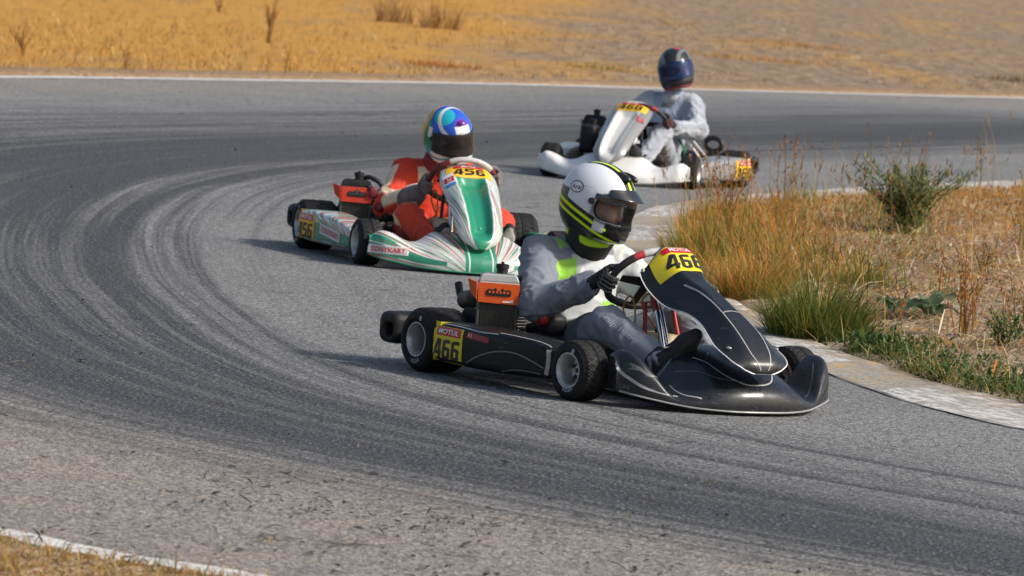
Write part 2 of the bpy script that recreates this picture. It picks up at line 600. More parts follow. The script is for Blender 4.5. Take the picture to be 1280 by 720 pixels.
tr = M.attr('tr', 'Vector')
sep = M.n('SeparateXYZ', {0: tr})
r_, t_ = sep.outputs[1], sep.outputs[0]
p = M.pos()
agg = M.noise(62, 4, .75)
agg2 = M.n('TexVoronoi', {'Vector': p, 'Scale': 120.0}).outputs['Distance']
big = M.noise(.5, 4, .6)
mid = M.noise(3.0, 4, .6)
streak = M.noise(1.0, 5, .62, vec=M.map(tr, (.10, 4.2, 1)), dist=.4)
streak2 = M.noise(1.0, 4, .7, vec=M.map(tr, (.05, 13.0, 1), (5, 3, 0)), dist=.25)
streak3 = M.noise(1.0, 3, .6, vec=M.map(tr, (.16, 38.0, 1), (2, 9, 0)), dist=.15)
sk = M.math('ADD', M.math('MULTIPLY', streak, .40), M.math('ADD', M.math('MULTIPLY', streak2, .36), M.math('MULTIPLY', streak3, .24)))
dk = M.math('ADD', M.math('MULTIPLY', M.attr('dark'), .66), M.math('MULTIPLY', M.math('SUBTRACT', sk, .5), M.ramp(M.attr('dark'), .0, .35, .9, 4.0)))
dk = M.ramp(dk, .10, .78, 0, 1)
def skid(r0, wid, amt, ph, fr=.11, amp=.25):
    wob = M.math('MULTIPLY', M.math('SINE', M.math('ADD', M.math('MULTIPLY', t_, fr), ph)), amp)
    d = M.math('ABSOLUTE', M.math('SUBTRACT', M.math('SUBTRACT', r_, r0), wob))
    return M.math('MULTIPLY', M.ramp(d, wid, wid*.4), M.math('MULTIPLY', M.ramp(mid, .35, .6, .3, 1), amt))
for a in ((2.75, .085, .42, .3), (2.98, .06, .22, .3), (1.9, .06, .12, 2.0), (4.25, .10, .35, 1.1, .07, .4), (3.2, .10, .3, 4.0, .06, .5), (5.3, .09, .25, .6, .05, .5), (1.2, .05, .12, 3.3, .09, .4)):
    dk = M.math('ADD', dk, skid(*a))
dk = M.math('MINIMUM', dk, 1.0)
base = M.mix(M.ramp(big, .3, .7), (.178, .179, .179), (.226, .225, .221))
base = M.mix(M.ramp(mid, .4, .68, 0, .25), base, (.17, .168, .165))
col = M.mix(M.math('MULTIPLY', dk, .95), base, (.026, .026, .027))
dn = M.noise(1.6, 5, .65)
du = M.math('MULTIPLY', M.attr('dusty'), M.ramp(dn, .28, .60, .25, .95))
du = M.math('MULTIPLY', du, M.ramp(dk, .2, .9, 1.0, .45))
col = M.mix(du, col, (.285, .240, .200))
# aggregate: pale and dark chips
for sc_, lo_, hi_ in ((58.0, .50, 1.50), (115.0, .62, 1.38)):
    cell = M.n('TexVoronoi', {'Vector': p, 'Scale': sc_}).outputs['Color']
    cv = M.n('SeparateColor', {0: cell}).outputs[0]
    k_ = M.ramp(cv, 0, 1, lo_, hi_)
    cmb = M.n('CombineColor', {0: k_, 1: k_, 2: k_})
    col = M.mix(1.0, col, cmb.outputs[0], 'MULTIPLY')
col = M.mix(M.ramp(agg, .36, .51, .85, 0), col, (.022, .022, .023))
col = M.mix(M.ramp(agg, .54, .66, 0, .55), col, (.56, .55, .52))
crk = M.n('TexVoronoi', {'Vector': M.n('VectorMath', {0: p, 1: M.n('VectorMath', {0: M.noise(1.2, 4, out=1), 1: (.9, .9, 0)}, operation='MULTIPLY').outputs[0]}, operation='ADD').outputs[0], 'Scale': .33}, feature='DISTANCE_TO_EDGE').outputs['Distance']
col = M.mix(M.math('MULTIPLY', M.ramp(crk, .012, .003), M.ramp(mid, .5, .6, 0, .7)), col, (.03, .03, .03))
M.inp('Base Color', col)
M.inp('Roughness', M.ramp(dk, 0, 1, .86, .66))
M.inp('Specular IOR Level', .35)
nb = M.bump(agg2, .55, .006)
M.inp('Normal', M.bump(agg, .7, .008, nb))
P[:, 2] = 0.0
road = obj('race_track', P, grid_faces(NT_, NR_)[:, ::-1], M.m, attrs={'tr': np.stack([tm, rr, 0*rr], 1), 'dark': dark, 'dusty': dusty}, angle=None)
tag(road, 'grey asphalt racing bend streaked with dark tyre rubber', None, kind='structure')

# painted edge lines
M = NT('worn_white_line')
n1, n2 = M.noise(9, 5, .7), M.noise(70, 3, .6)
wear = M.math('ADD', M.math('MULTIPLY', n1, .6), M.math('MULTIPLY', n2, .4))
M.inp('Base Color', M.mix(M.ramp(wear, .46, .60, 0, .8), (.66, .65, .63), (.27, .25, .22)))
M.inp('Roughness', .8)
M.inp('Normal', M.bump(n2, .4, .003))
def edge_line(u0, u1, w, off, n=160):
    i = np.linspace(u0*(NT_-1), u1*(NT_-1), n)
    c = np.stack([np.interp(i, np.arange(NT_), OUT_[:, k]) for k in range(3)], 1)
    nn = np.stack([np.interp(i, np.arange(NT_), NO[:, k]) for k in range(3)], 1)
    wv = w*(1+.12*vnoise(np.stack([i*3, 0*i, 0*i], 1), 5))
    rows = np.stack([c+nn*(off+wv/2)[:, None], c+nn*(off-wv/2)[:, None]], 1)
    rows[..., 2] = .004
    return rows.reshape(-1, 3), grid_faces(n, 2)
v, f = edge_line(0, .62, .22, np.full(160, .12))
tag(obj('far_edge_line', v, f, M.m, angle=None), 'worn white line along the far edge of the track', None, kind='structure')
v, f = edge_line(.72, 1, .17, np.full(160, .03))
tag(obj('near_edge_line', v, f, M.m, angle=None), 'worn white line along the near edge of the track', None, kind='structure')

# inner kerb: flat concrete apron with worn white and ochre blocks, its track edge a small step
KI = np.linspace(0, NT_-1, 420)
kc = np.stack([np.interp(KI, np.arange(NT_), IN_[:, k]) for k in range(3)], 1)
kn = np.stack([np.interp(KI, np.arange(NT_), NI[:, k]) for k in range(3)], 1)
kt = np.interp(KI, np.arange(NT_), TS)
kw = (1+.10*fbm(np.stack([kt*.9, 0*kt, 0*kt], 1), 3, 8))*np.interp(kc[:, 1], [0, 22.5, 24.0, 25.5, 27, 30, 40, 70], [1.1, 1.0, .74, .48, .36, .36, .40, .5])
prof = [(-.012, -.05), (-.012, .003), (0, .007), (.12, .009), (.4, .011), (.75, .011), (1.0, .010), (1.12, -.04)]
rows = []
for q, (a, z) in enumerate(prof):
    jit = .022*vnoise(np.stack([kt*4, 0*kt+q, 0*kt], 1), 9) if q in (0, 1) else 0
    off = (a*kw if q > 1 else np.full(len(kw), a))+jit
    pp = kc+kn*np.asarray(off)[:, None]
    pp[:, 2] = z+.003*vnoise(np.stack([kt*5, 0*kt+q, 0*kt], 1), 4)
    rows.append(pp)
rows = np.stack(rows, 1)
kr = np.stack([np.clip([a for a, _ in prof], 0, 1)]*len(kt))
tr = np.stack([np.repeat(kt, len(prof)), kr.ravel()*np.repeat(kw, len(prof)), kr.ravel()], 1)
M = NT('kerb_concrete')
tv = M.attr('tr', 'Vector')
s3 = M.n('SeparateXYZ', {0: tv})
p = M.pos()
warp = M.noise(2.4, 3, .6)
tt = M.math('ADD', M.math('ADD', s3.outputs[0], M.math('MULTIPLY', s3.outputs[1], 1.1)), M.math('MULTIPLY', warp, .22))
ph = M.math('FRACT', M.math('MULTIPLY', M.math('ADD', tt, .35), 1/2.9))
isw = M.math('MULTIPLY', M.ramp(ph, .02, .03), M.ramp(ph, .62, .60))
isy = M.math('MAXIMUM', M.ramp(M.math('ABSOLUTE', M.math('SUBTRACT', ph, .655)), .045, .025), M.math('MULTIPLY', M.ramp(M.math('ABSOLUTE', M.math('SUBTRACT', ph, .82)), .15, .11), .5))
nA = M.noise(11, 6, .75)
nB = M.noise(60, 4, .7)
nS = M.noise(1, 5, .7, vec=M.map(tv, (2.2, 26, 1)))
wr = M.math('ADD', M.math('MULTIPLY', nA, .45), M.math('ADD', M.math('MULTIPLY', nB, .25), M.math('MULTIPLY', nS, .30)))
conc = M.mix(M.ramp(nA, .35, .65), (.30, .28, .25), (.40, .38, .345))
conc = M.mix(M.ramp(nB, .38, .54, .85, 0), conc, (.07, .06, .055))
c = M.mix(M.math('MULTIPLY', isw, M.ramp(wr, .515, .465, .0, .92)), conc, (.64, .63, .61))
c = M.mix(M.math('MULTIPLY', isy, M.ramp(wr, .52, .44, .0, .8)), c, (.58, .36, .075))
c = M.mix(M.ramp(M.noise(1.6, 5, .7), .48, .64, 0, .28), c, (.33, .23, .10))
c = M.mix(M.math('MULTIPLY', M.ramp(s3.outputs[2], .45, .95, 0, 1), M.ramp(M.noise(7, 5, .7), .40, .56, 0, .85)), c, (.24, .17, .09))
c = M.mix(M.ramp(s3.outputs[2], .012, .002, 0, .75), c, (.06, .058, .055))
M.inp('Base Color', c); M.inp('Roughness', .88)
M.inp('Normal', M.bump(nB, .7, .008))
kerb = obj('kerb', rows.reshape(-1, 3), grid_faces(len(kt), len(prof)), M.m, attrs={'tr': tr}, angle=60)
tag(kerb, 'flat concrete kerb with worn white and ochre paint beside the infield', None, kind='structure')

# the ground sheet: dry field to the horizon
def soil_mat(name, infield):
    M = NT(name)
    p = M.pos()
    n_big, n_mid, n_fine = M.noise(.16, 5, .6), M.noise(1.5, 5, .65), M.noise(22, 5, .7)
    st = M.noise(38, 4, .7, vec=M.map(p, (1, .35, 1)), dist=1.2)
    x = M.n('SeparateXYZ', {0: p})
    if infield:
        c = M.mix(M.ramp(n_mid, .35, .65), (.25, .155, .08), (.33, .23, .13))
        c = M.mix(M.ramp(M.attr('litter'), .2, .8, 0, .8), c, (.40, .31, .22))
        c = M.mix(M.math('MULTIPLY', M.attr('gold'), M.ramp(n_mid, .3, .6, .3, .9)), c, (.38, .19, .05))
        c = M.mix(M.ramp(st, .55, .66, 0, .8), c, (.62, .54, .44))
        c = M.mix(M.ramp(n_fine, .48, .38, 0, .85), c, (.05, .035, .025))
        c = M.mix(M.ramp(M.noise(75, 2), .62, .70, 0, .7), c, (.55, .52, .50))
    else:
        xx = M.math('ADD', x.outputs[0], M.math('MULTIPLY', M.math('SUBTRACT', n_big, .5), 9.0))
        yy = M.math('MULTIPLY', M.math('SUBTRACT', x.outputs[1], 62.0), .03)
        g = M.ramp(M.math('SUBTRACT', xx, yy), -2.6, 1.2, 1, 0, True)
        wide = M.noise(1.0, 4, .6, vec=M.map(p, (.5, .07, 1), (3, 8, 0)))
        gold = M.mix(M.ramp(n_mid, .3, .7), (.56, .30, .060), (.47, .225, .045))
        tan = M.mix(M.ramp(n_mid, .3, .7), (.33, .225, .135), (.26, .18, .115))
        tan = M.mix(M.ramp(wide, .50, .66, 0, .7), tan, (.46, .25, .06))
        tan = M.mix(M.ramp(wide, .46, .34, 0, .55), tan, (.24, .195, .16))
        gold = M.mix(M.ramp(wide, .44, .34, 0, .6), gold, (.34, .22, .10))
        dkp = M.noise(1.0, 5, .7, vec=M.map(p, (4.2, .75, 1), (9, 2, 0)))
        tan = M.mix(M.ramp(dkp, .50, .60, 0, .8), tan, (.13, .10, .08))
        tan = M.mix(M.ramp(dkp, .44, .36, 0, .6), tan, (.46, .38, .29))
        gold = M.mix(M.ramp(dkp, .53, .63, 0, .7), gold, (.27, .15, .055))
        c = M.mix(g, tan, gold)
        c = M.mix(M.ramp(n_fine, .47, .36, 0, .6), c, (.13, .08, .035))
        c = M.mix(M.ramp(st, .56, .68, 0, .45), c, (.60, .47, .27))
    M.inp('Base Color', c)
    M.inp('Roughness', .95)
    M.inp('Specular IOR Level', .15)
    M.inp('Normal', M.bump(n_fine, .7, .03, M.bump(n_mid, .6, .12)))
    return M.m
gx = np.r_[-3000, -800, -200, -60, np.linspace(-20, 40, 41), 80, 300, 900, 3000]
gy = np.r_[-3000, -600, -80, 0, np.linspace(10, 210, 81), 260, 400, 900, 3000, 5000]
X, Y = np.meshgrid(gx, gy, indexing='ij')
G = np.stack([X.ravel(), Y.ravel(), np.full(X.size, -.035)], 1)
amp = sstep(75, 100, G[:, 1]-.9*np.abs(G[:, 0]))
G[:, 2] += amp*.12*fbm(G*A(.12, .08, 0), 3, 2)
ground = obj('ground', G, grid_faces(len(gx), len(gy)), soil_mat('dry_field_soil', False), angle=None)
tag(ground, 'dry grass field beyond and around the track', None, kind='structure')
# verge lip along the outer edge so the asphalt ends in soil
OI = np.linspace(0, NT_-1, 500)
oc = np.stack([np.interp(OI, np.arange(NT_), OUT_[:, k]) for k in range(3)], 1)
on = np.stack([np.interp(OI, np.arange(NT_), NO[:, k]) for k in range(3)], 1)
rows = []
for a, z in ((-.06, -.03), (-.10, .010), (-.30, .025), (-.8, .02), (-2.0, -.05)):
    pp = oc+on*(a+.03*vnoise(np.stack([OI*.9, 0*OI, 0*OI], 1), 3))[:, None]
    pp[:, 2] = z+.012*vnoise(np.stack([OI*1.3, 0*OI+a*9, 0*OI], 1), 6)*(a < 0)
    rows.append(pp)
rows = np.stack(rows, 1)
verge = obj('verge', rows.reshape(-1, 3), grid_faces(len(OI), 5)[:, ::-1], soil_mat('verge_soil', True), attrs={'gold': np.full(len(OI)*5, .35), 'litter': np.full(len(OI)*5, .25)}, angle=None)
tag(verge, 'low soil verge along the outer edge of the track', None, kind='structure')

# infield mound
ix = np.r_[np.arange(.3, 6.0, .055), np.arange(6.0, 30, .8)]
iy = np.r_[np.arange(16, 22, .4), np.arange(22, 50, .075), np.arange(50, 110, 1.0)]
X, Y = np.meshgrid(ix, iy, indexing='ij')
G = np.stack([X.ravel(), Y.ravel(), 0*X.ravel()], 1)
sdG, ttG = dist_polyline(G[:, :2], IN_[::3])
def kerbw(y):
    return np.interp(y, [0, 22.5, 24.0, 25.5, 27, 30, 40, 70], [1.1, 1.0, .74, .48, .36, .36, .40, .5])
def infield_z(P2, sd):
    e = sd-kerbw(P2[:, 1])
    q = np.c_[P2, 0*P2[:, 0]]
    z = -.06+.075*sstep(-.12, .10, e)+.05*sstep(.1, 1.2, e)
    z += sstep(0, .4, e)*(.03*fbm(q*1.3, 4, 21)+.014*fbm(q*7, 3, 22))
    return z
G[:, 2] = infield_z(G[:, :2], sdG)
qq = np.c_[G[:, :2], 0*X.ravel()]
gold = np.clip(sstep(31, 34, G[:, 1])*(.6+.8*fbm(qq*.9, 3, 31))+.5*sstep(1.0, .3, sdG-kerbw(G[:, 1]))*sstep(28, 30, G[:, 1]), 0, 1)
litter = np.clip(.5+.9*fbm(qq*.8, 3, 33)+.3*sstep(34, 28, G[:, 1]), 0, 1)
q = grid_faces(len(ix), len(iy))
keep = (sdG[q].max(1) > -.15)
infield = obj('infield', G, q[keep], soil_mat('infield_soil', True), attrs={'gold': gold, 'litter': litter}, angle=None)
tag(infield, 'dry littered infield soil inside the bend', None, kind='structure')
# ------------------------------------------------------------------ go-karts (local frame: x forward, y left, z up, origin on the ground under the rear axle)
def knots(x, K):
    """smooth interpolation through (position, value) knots"""
    K = np.array(K, float)
    P = cr(K, 400)
    return np.interp(x, P[:, 0], P[:, 1])
def body_mat(name, base, rough=.25, layers=(), fan=False, coat=.6, dust=.18, metal=0.0, grime=(.2, .17, .14), spec=.5):
    M = NT(name)
    M.inp('Specular IOR Level', spec)
    c = base
    if fan:
        fv = M.attr('fan', 'Vector')
        a = M.noise(1, 2, .4, vec=M.map(fv, (30, 2.6, 1)), dist=.15)
        b = M.noise(1, 2, .4, vec=M.map(fv, (38, 2.0, 1), (7.7, 2, 0)), dist=.15)
        c = M.mix(M.ramp(a, .535, .555), c, (.02, .30, .17))
        c = M.mix(M.ramp(b, .60, .615), c, (.45, .05, .05))
        d = M.noise(1, 2, .4, vec=M.map(fv, (52, 1.6, 1), (1.7, 5, 0)))
        c = M.mix(M.ramp(d, .60, .62, 0, .7), c, (.10, .09, .08))
    for L in layers:
        c = M.mix(M.ramp(M.attr(L[0]), -.0015, .0015), c, L[1])
    n1, n2 = M.noise(7, 5, .65), M.noise(55, 4, .7)
    d = M.math('ADD', M.math('MULTIPLY', n1, .6), M.math('MULTIPLY', n2, .4))
    zz = M.n('SeparateXYZ', {0: M.pos()}).outputs[2]
    splash = M.math('MULTIPLY', M.ramp(zz, .22, .03, .25, 1.0), M.ramp(d, .42, .68, 0, dust))
    c = M.mix(splash, c, grime)
    scr = M.noise(1, 3, .6, vec=M.map(M.pos(), (6, 55, 70)))
    c = M.mix(M.ramp(scr, .68, .72, 0, .12), c, (.45, .44, .43))
    sc2 = M.noise(1, 4, .7, vec=M.map(M.pos(), (14, 18, 120), (3, 1, 7)), dist=.6)
    scuff = M.math('MULTIPLY', M.ramp(sc2, .60, .66), M.ramp(zz, .20, .04, .05, .75))
    c = M.mix(M.math('MULTIPLY', scuff, .5), c, (.16, .155, .15))
    M.inp('Base Color', c)
    M.inp('Metallic', metal)
    M.inp('Roughness', M.math('ADD', M.math('ADD', M.ramp(d, .4, .7, rough, rough+.18), splash), M.math('MULTIPLY', scuff, .3)))
    M.inp('Coat Weight', coat); M.inp('Coat Roughness', .12)
    M.inp('Normal', M.bump(n1, .06, .02))
    return M.m

def tyre_mesh(name, rad, hw, blocks, seg, lettering=True):
    prof = []
    for u in np.linspace(-1, 1, 25):
        a = abs(u)
        r = rad-.004*a**2-.018*sstep(.78, 1.0, a)
        prof.append((u*hw, r))
    prof = np.array(prof)
    th = np.linspace(0, 2*np.pi, seg, endpoint=False)
    Rr = np.repeat(prof[:, 1][:, None], seg, 1)
    u = prof[:, 0]/hw
    ph = (th[None, :]*blocks/(2*np.pi)+np.abs(u)[:, None]*1.35+.5*(u[:, None] > 0)) % 1.0
    g = (ph < .19) & (np.abs(u)[:, None] > .10) & (np.abs(u)[:, None] < .93)
    g |= (np.abs(u)[:, None] < .045)
    ph2 = (th[None, :]*blocks/(2*np.pi)+np.abs(u)[:, None]*1.35+.5+.5*(u[:, None] > 0)) % 1.0
    g |= (ph2 < .12) & (np.abs(u)[:, None] > .55) & (np.abs(u)[:, None] < .86)
    Rr = Rr-.0045*g
    tread = np.stack([Rr*np.cos(th), np.repeat(prof[:, :1], seg, 1), Rr*np.sin(th)], -1)
    def side(s):
        pr = [(1.0, rad-.022), (1.05, rad-.034), (1.06, rad-.048), (1.0, .085), (.94, .074), (.9, .068)]
        return np.stack([np.stack([r*np.cos(th), np.full(seg, s*q*hw), r*np.sin(th)], -1) for q, r in pr])
    rings = np.concatenate([side(-1)[::-1], tread, side(1)])
    mb = MB()
    mb.add((rings.reshape(-1, 3), [tuple(q) for q in grid_faces(len(rings), seg, False, True)]), 0)
    def arc_text(s, size, rho, at):
        v, f = text_vf(s, size, .12, .01)
        # split tall faces is not needed: letters are small
        an = at+v[:, 0]/rho
        rr_ = rho-v[:, 1]
        return np.stack([-rr_*np.sin(an), np.full(len(v), hw*1.058+.0012), -rr_*np.cos(an)], -1), f
    if lettering:
        mb.add(arc_text('VEGA', .019, rad-.047, .15), 1)
        for at in (2.75, 2.83):
            q, f = rect_vf(.008, .022, 2, 2)
            an = at+q[:, 0]/(rad-.04); r2 = rad-.04-q[:, 1]
            mb.add((np.stack([-r2*np.sin(an), np.full(4, hw*1.058+.0012), -r2*np.cos(an)], -1), f), 1)
    v = np.concatenate(mb.v)
    return make_mesh(name, v, mb.f, [M_RUBBER, M_TYREINK], mi=mb.m, angle=35)
def rim_mesh(name, hw, dish):
    pr = [(-hw*.95, .060), (-hw*.97, .070), (-hw*.90, .073), (-hw*.85, .064), (hw*.80, .064), (hw*.90, .069), (hw*.94, .0755), (hw*1.0, .0755), (hw*1.0, .071), (hw*.92, .066), (hw*.80, .0595), (hw*.2, .0575), (hw*1.0-dish, .056), (hw*1.0-dish-.004, .050), (hw*1.0-dish+.002, .034), (hw*1.0-dish+.008, .026), (hw*1.0-dish+.02, .020), (hw*1.0-dish+.022, .001)]
    mb = MB()
    mb.add(lathe(pr, 48, 'y'), 0)
    for k in range(6):
        a = k*math.pi/3+.3
        c, s = math.cos(a), math.sin(a)
        mb.add(tube([(c*.044, hw-dish-.004, s*.044), (c*.044, hw-dish+.006, s*.044)], .0085, 10), 1)
    for k in range(3):
        a = k*2*math.pi/3
        c, s = math.cos(a), math.sin(a)
        mb.add(tube([(c*.022, hw-dish, s*.022), (c*.022, hw-dish+.02, s*.022)], .0055, 6), 2)
    mb.add(tube([(0, hw-dish, 0), (0, hw-dish+.038, 0)], [.012, .009], 8), 2)
    return make_mesh(name, np.concatenate(mb.v), mb.f, [M_ALU, M_BLACKG, M_STEEL], mi=mb.m, angle=40)
FT = tyre_mesh('front_tyre', .128, .068, 26, 182)
RT = tyre_mesh('rear_tyre', .141, .105, 26, 182)
FR = rim_mesh('front_rim', .068, .075)
RR_ = rim_mesh('rear_rim', .105, .12)

def build_wheel(root, front, side, steer=0.0):
    x, y, z = (1.05, .555, .128) if front else (0, .592, .141)
    wh = empty('wheel', root, (x, side*y, z-.002), (0, R(random.uniform(0, 0)), steer+(0 if side > 0 else math.pi)))
    link(bpy.data.objects.new('tyre', FT if front else RT), wh)
    link(bpy.data.objects.new('rim', FR if front else RR_), wh)
    return wh

NOSE_AY = [0, .12, .22, .32, .40, .48, .55, .60]
def build_nose(root, c):
    L = c['nose_x']-1.56
    def prm(ay):
        T = knots(ay, list(zip(NOSE_AY, c['nose_T'])))
        xf = knots(ay, list(zip(NOSE_AY, [1.56+L, 1.552+L, 1.53+L, 1.49+L, 1.445+L, 1.40+L*.9, 1.35+L*.7, 1.27+L*.5])))
        xr = knots(ay, list(zip(NOSE_AY, [1.13, 1.13, 1.14, 1.165, 1.19, 1.20, 1.20, 1.195])))
        zb = knots(ay, list(zip(NOSE_AY, [.022, .022, .024, .028, .036, .048, .06, .072])))
        drop = knots(ay, list(zip(NOSE_AY, [.03, .03, .04, .05, .07, .10, .12, .10])))
        ex = knots(ay, list(zip(NOSE_AY, [.80, .80, .78, .74, .68, .62, .55, .55])))
        return T, xf, xr, zb, drop, ex
    ys = np.r_[-.612, np.linspace(-.60, .60, 121), .612]
    rings = []
    KW, DY = c['nose_w']/.612, c.get('nose_dy', 0.0)
    for y in ys:
        ay = min(abs(y), .60)
        T, xf, xr, zb, drop, ex = prm(ay)
        a = np.linspace(0, 1, 34)*math.pi/2
        x = xr+(xf-xr)*np.sin(a)**ex
        u_ = (x-xr)/(xf-xr)
        sl = knots(ay, [(0, .36), (.2, .34), (.32, .22), (.42, .06), (.6, 0)])
        pw = knots(ay, [(0, .50), (.25, .55), (.4, .68), (.6, .72)])
        z = zb+(T*(1-sl*u_**1.3)-zb)*np.cos(a)**pw
        rear = [(xr+.012, T-drop), (xr+.004, T-drop*.6), (xr+.0, T-drop*.25), (xr+.003, T-.006)]
        low = [(xf-.004, zb-.008), (xf-.03, zb-.010), (xf-.12, zb-.006)]
        q = np.array(rear+list(zip(x, z))+low)
        if abs(y) > .6:
            m = q.mean(0); q = m+(q-m)*.93
        rings.append(np.c_[q[:, 0], np.full(len(q), y*KW+DY), q[:, 1]])
    rings = np.array(rings)
    nv = rings.shape[1]
    v = rings.reshape(-1, 3)
    f = [tuple(q) for q in grid_faces(len(ys), nv)]
    f += [tuple(range(nv))[::-1], tuple((len(ys)-1)*nv+k for k in range(nv))]
    f = [q[::-1] for q in f]
    ay = np.abs(v[:, 1]-DY)/KW
    fan = np.stack([np.arctan2(v[:, 2]+.03+.25*(c['nose_x']-v[:, 0]), ay-.02), np.hypot(ay, v[:, 2]), 0*ay], 1)
    at = {'fan': fan, 'mid': .095-ay, 'lin': np.minimum(.074-ay, ay-.066),
          'band': np.minimum(np.minimum(.050+.062*sstep(.2, .6, ay)-(v[:, 2]-.02), ay-.2), v[:, 2]-.045-.04*sstep(.3, .6, ay))}
    o = obj('nose_fairing', v, f, c['nose_mat'], root, attrs=at, angle=60)
    b = bvh_of(o)
    lip = []
    for y in np.linspace(-.598, .598, 60):
        T, xf, xr, zb, drop, ex = prm(abs(y))
        lip.append((xf+.002, y*KW+DY, zb-.004))
    vv, ff = tube(lip, .0042, 6)
    obj('lip_trim', vv, ff, c['lip_mat'], o)
    if c['id'] == 1:
        dn = (0, 0, -1)
        for width, m_, pts in (
            (.0055, M_PIN, [(1.25, -.125, .5), (1.33, -.107, .5), (1.436, -.094, .5), (1.505, -.045, .5), (1.520, .03, .5), (1.500, .105, .5), (1.44, .155, .5), (1.36, .185, .5), (1.27, .20, .5)]),
            (.0035, M_PINDIM, [(1.25, -.215, .5), (1.351, -.17, .5), (1.45, -.124, .5), (1.515, -.02, .5)]),
            (.005, M_PIN, [(1.302, -.27, .5), (1.372, -.285, .5), (1.434, -.278, .5), (1.49, -.235, .5)]),
            (.0045, M_PINDIM, [(1.302, -.485, .5), (1.339, -.46, .5), (1.372, -.418, .5), (1.375, -.35, .5)]),  # brightness of the pod crease, painted on as a thin stripe
            (.0045, M_PIN, [(1.19, -.30, .5), (1.18, -.22, .5), (1.145, -.10, .5), (1.14, .02, .5)]),
            (.004, M_PINDIM, [(1.28, .49, .5), (1.345, .44, .5), (1.40, .37, .5)])):
            obj('pinstripe', *ribbon(b, pts, width, dn, 60, reach=1.2), m_, o)
        obj('swoosh_stripe', *ribbon(b, [(1.262, -.535, .185), (1.29, -.53, .150), (1.342, -.50, .119), (1.379, -.465, .096), (1.417, -.41, .078), (1.45, -.35, .068)], [.006, .013, .014, .011, .006, .003], (-.55, .83, -.08), 50, reach=.7), M_PIN, o)
        pcs = [(*rect_vf(.042, .030, 3, 3), 0), (*rect_vf(.034, .004, 2, 2, (0, .003)), 1)]
        mb = decal(pcs, b, (1.53, .055, .25), (0, 1, 0), (-.55, 0, .83), .0015, .6)
        mb.build('white_sticker', [pmat('grey_sticker', (.5, .5, .5), .5), M_PINDIM], o)
        pcs = [(*text_vf('CRG', .017, .2), 0), (*text_vf('racing', .012, .2), 0)]
        pcs[1][0][:, 1] -= .02
        mb = decal(pcs, b, (1.33, -.54, .088), (.80, .60, 0), (0, 0, 1), .0015, .5)
        mb.build('lettering', [M_PINDIM], o)
    if c['id'] == 2:
        for s in (-1, 1):
            pcs = [(*rect_vf(.235, .046, 24, 3), 0), (*rect_vf(.222, .036, 24, 3), 1), (*text_vf('TONYKART', .024, 0, .012, .20), 2)]
            u = (.93, -.37*1, 0) if s < 0 else (-.93, -.37, 0)
            u = (.55, .83, 0) if s < 0 else (-.55, .83, 0)
            mb = decal(pcs, b, (1.40, s*.57, .105), u, (0, 0, 1), .0015, .6)
            mb.build('lettering_panel', [M_WHITEINK, pmat('pale_red_ink', (.62, .50, .48), .4), M_REDINK], o)
    return o

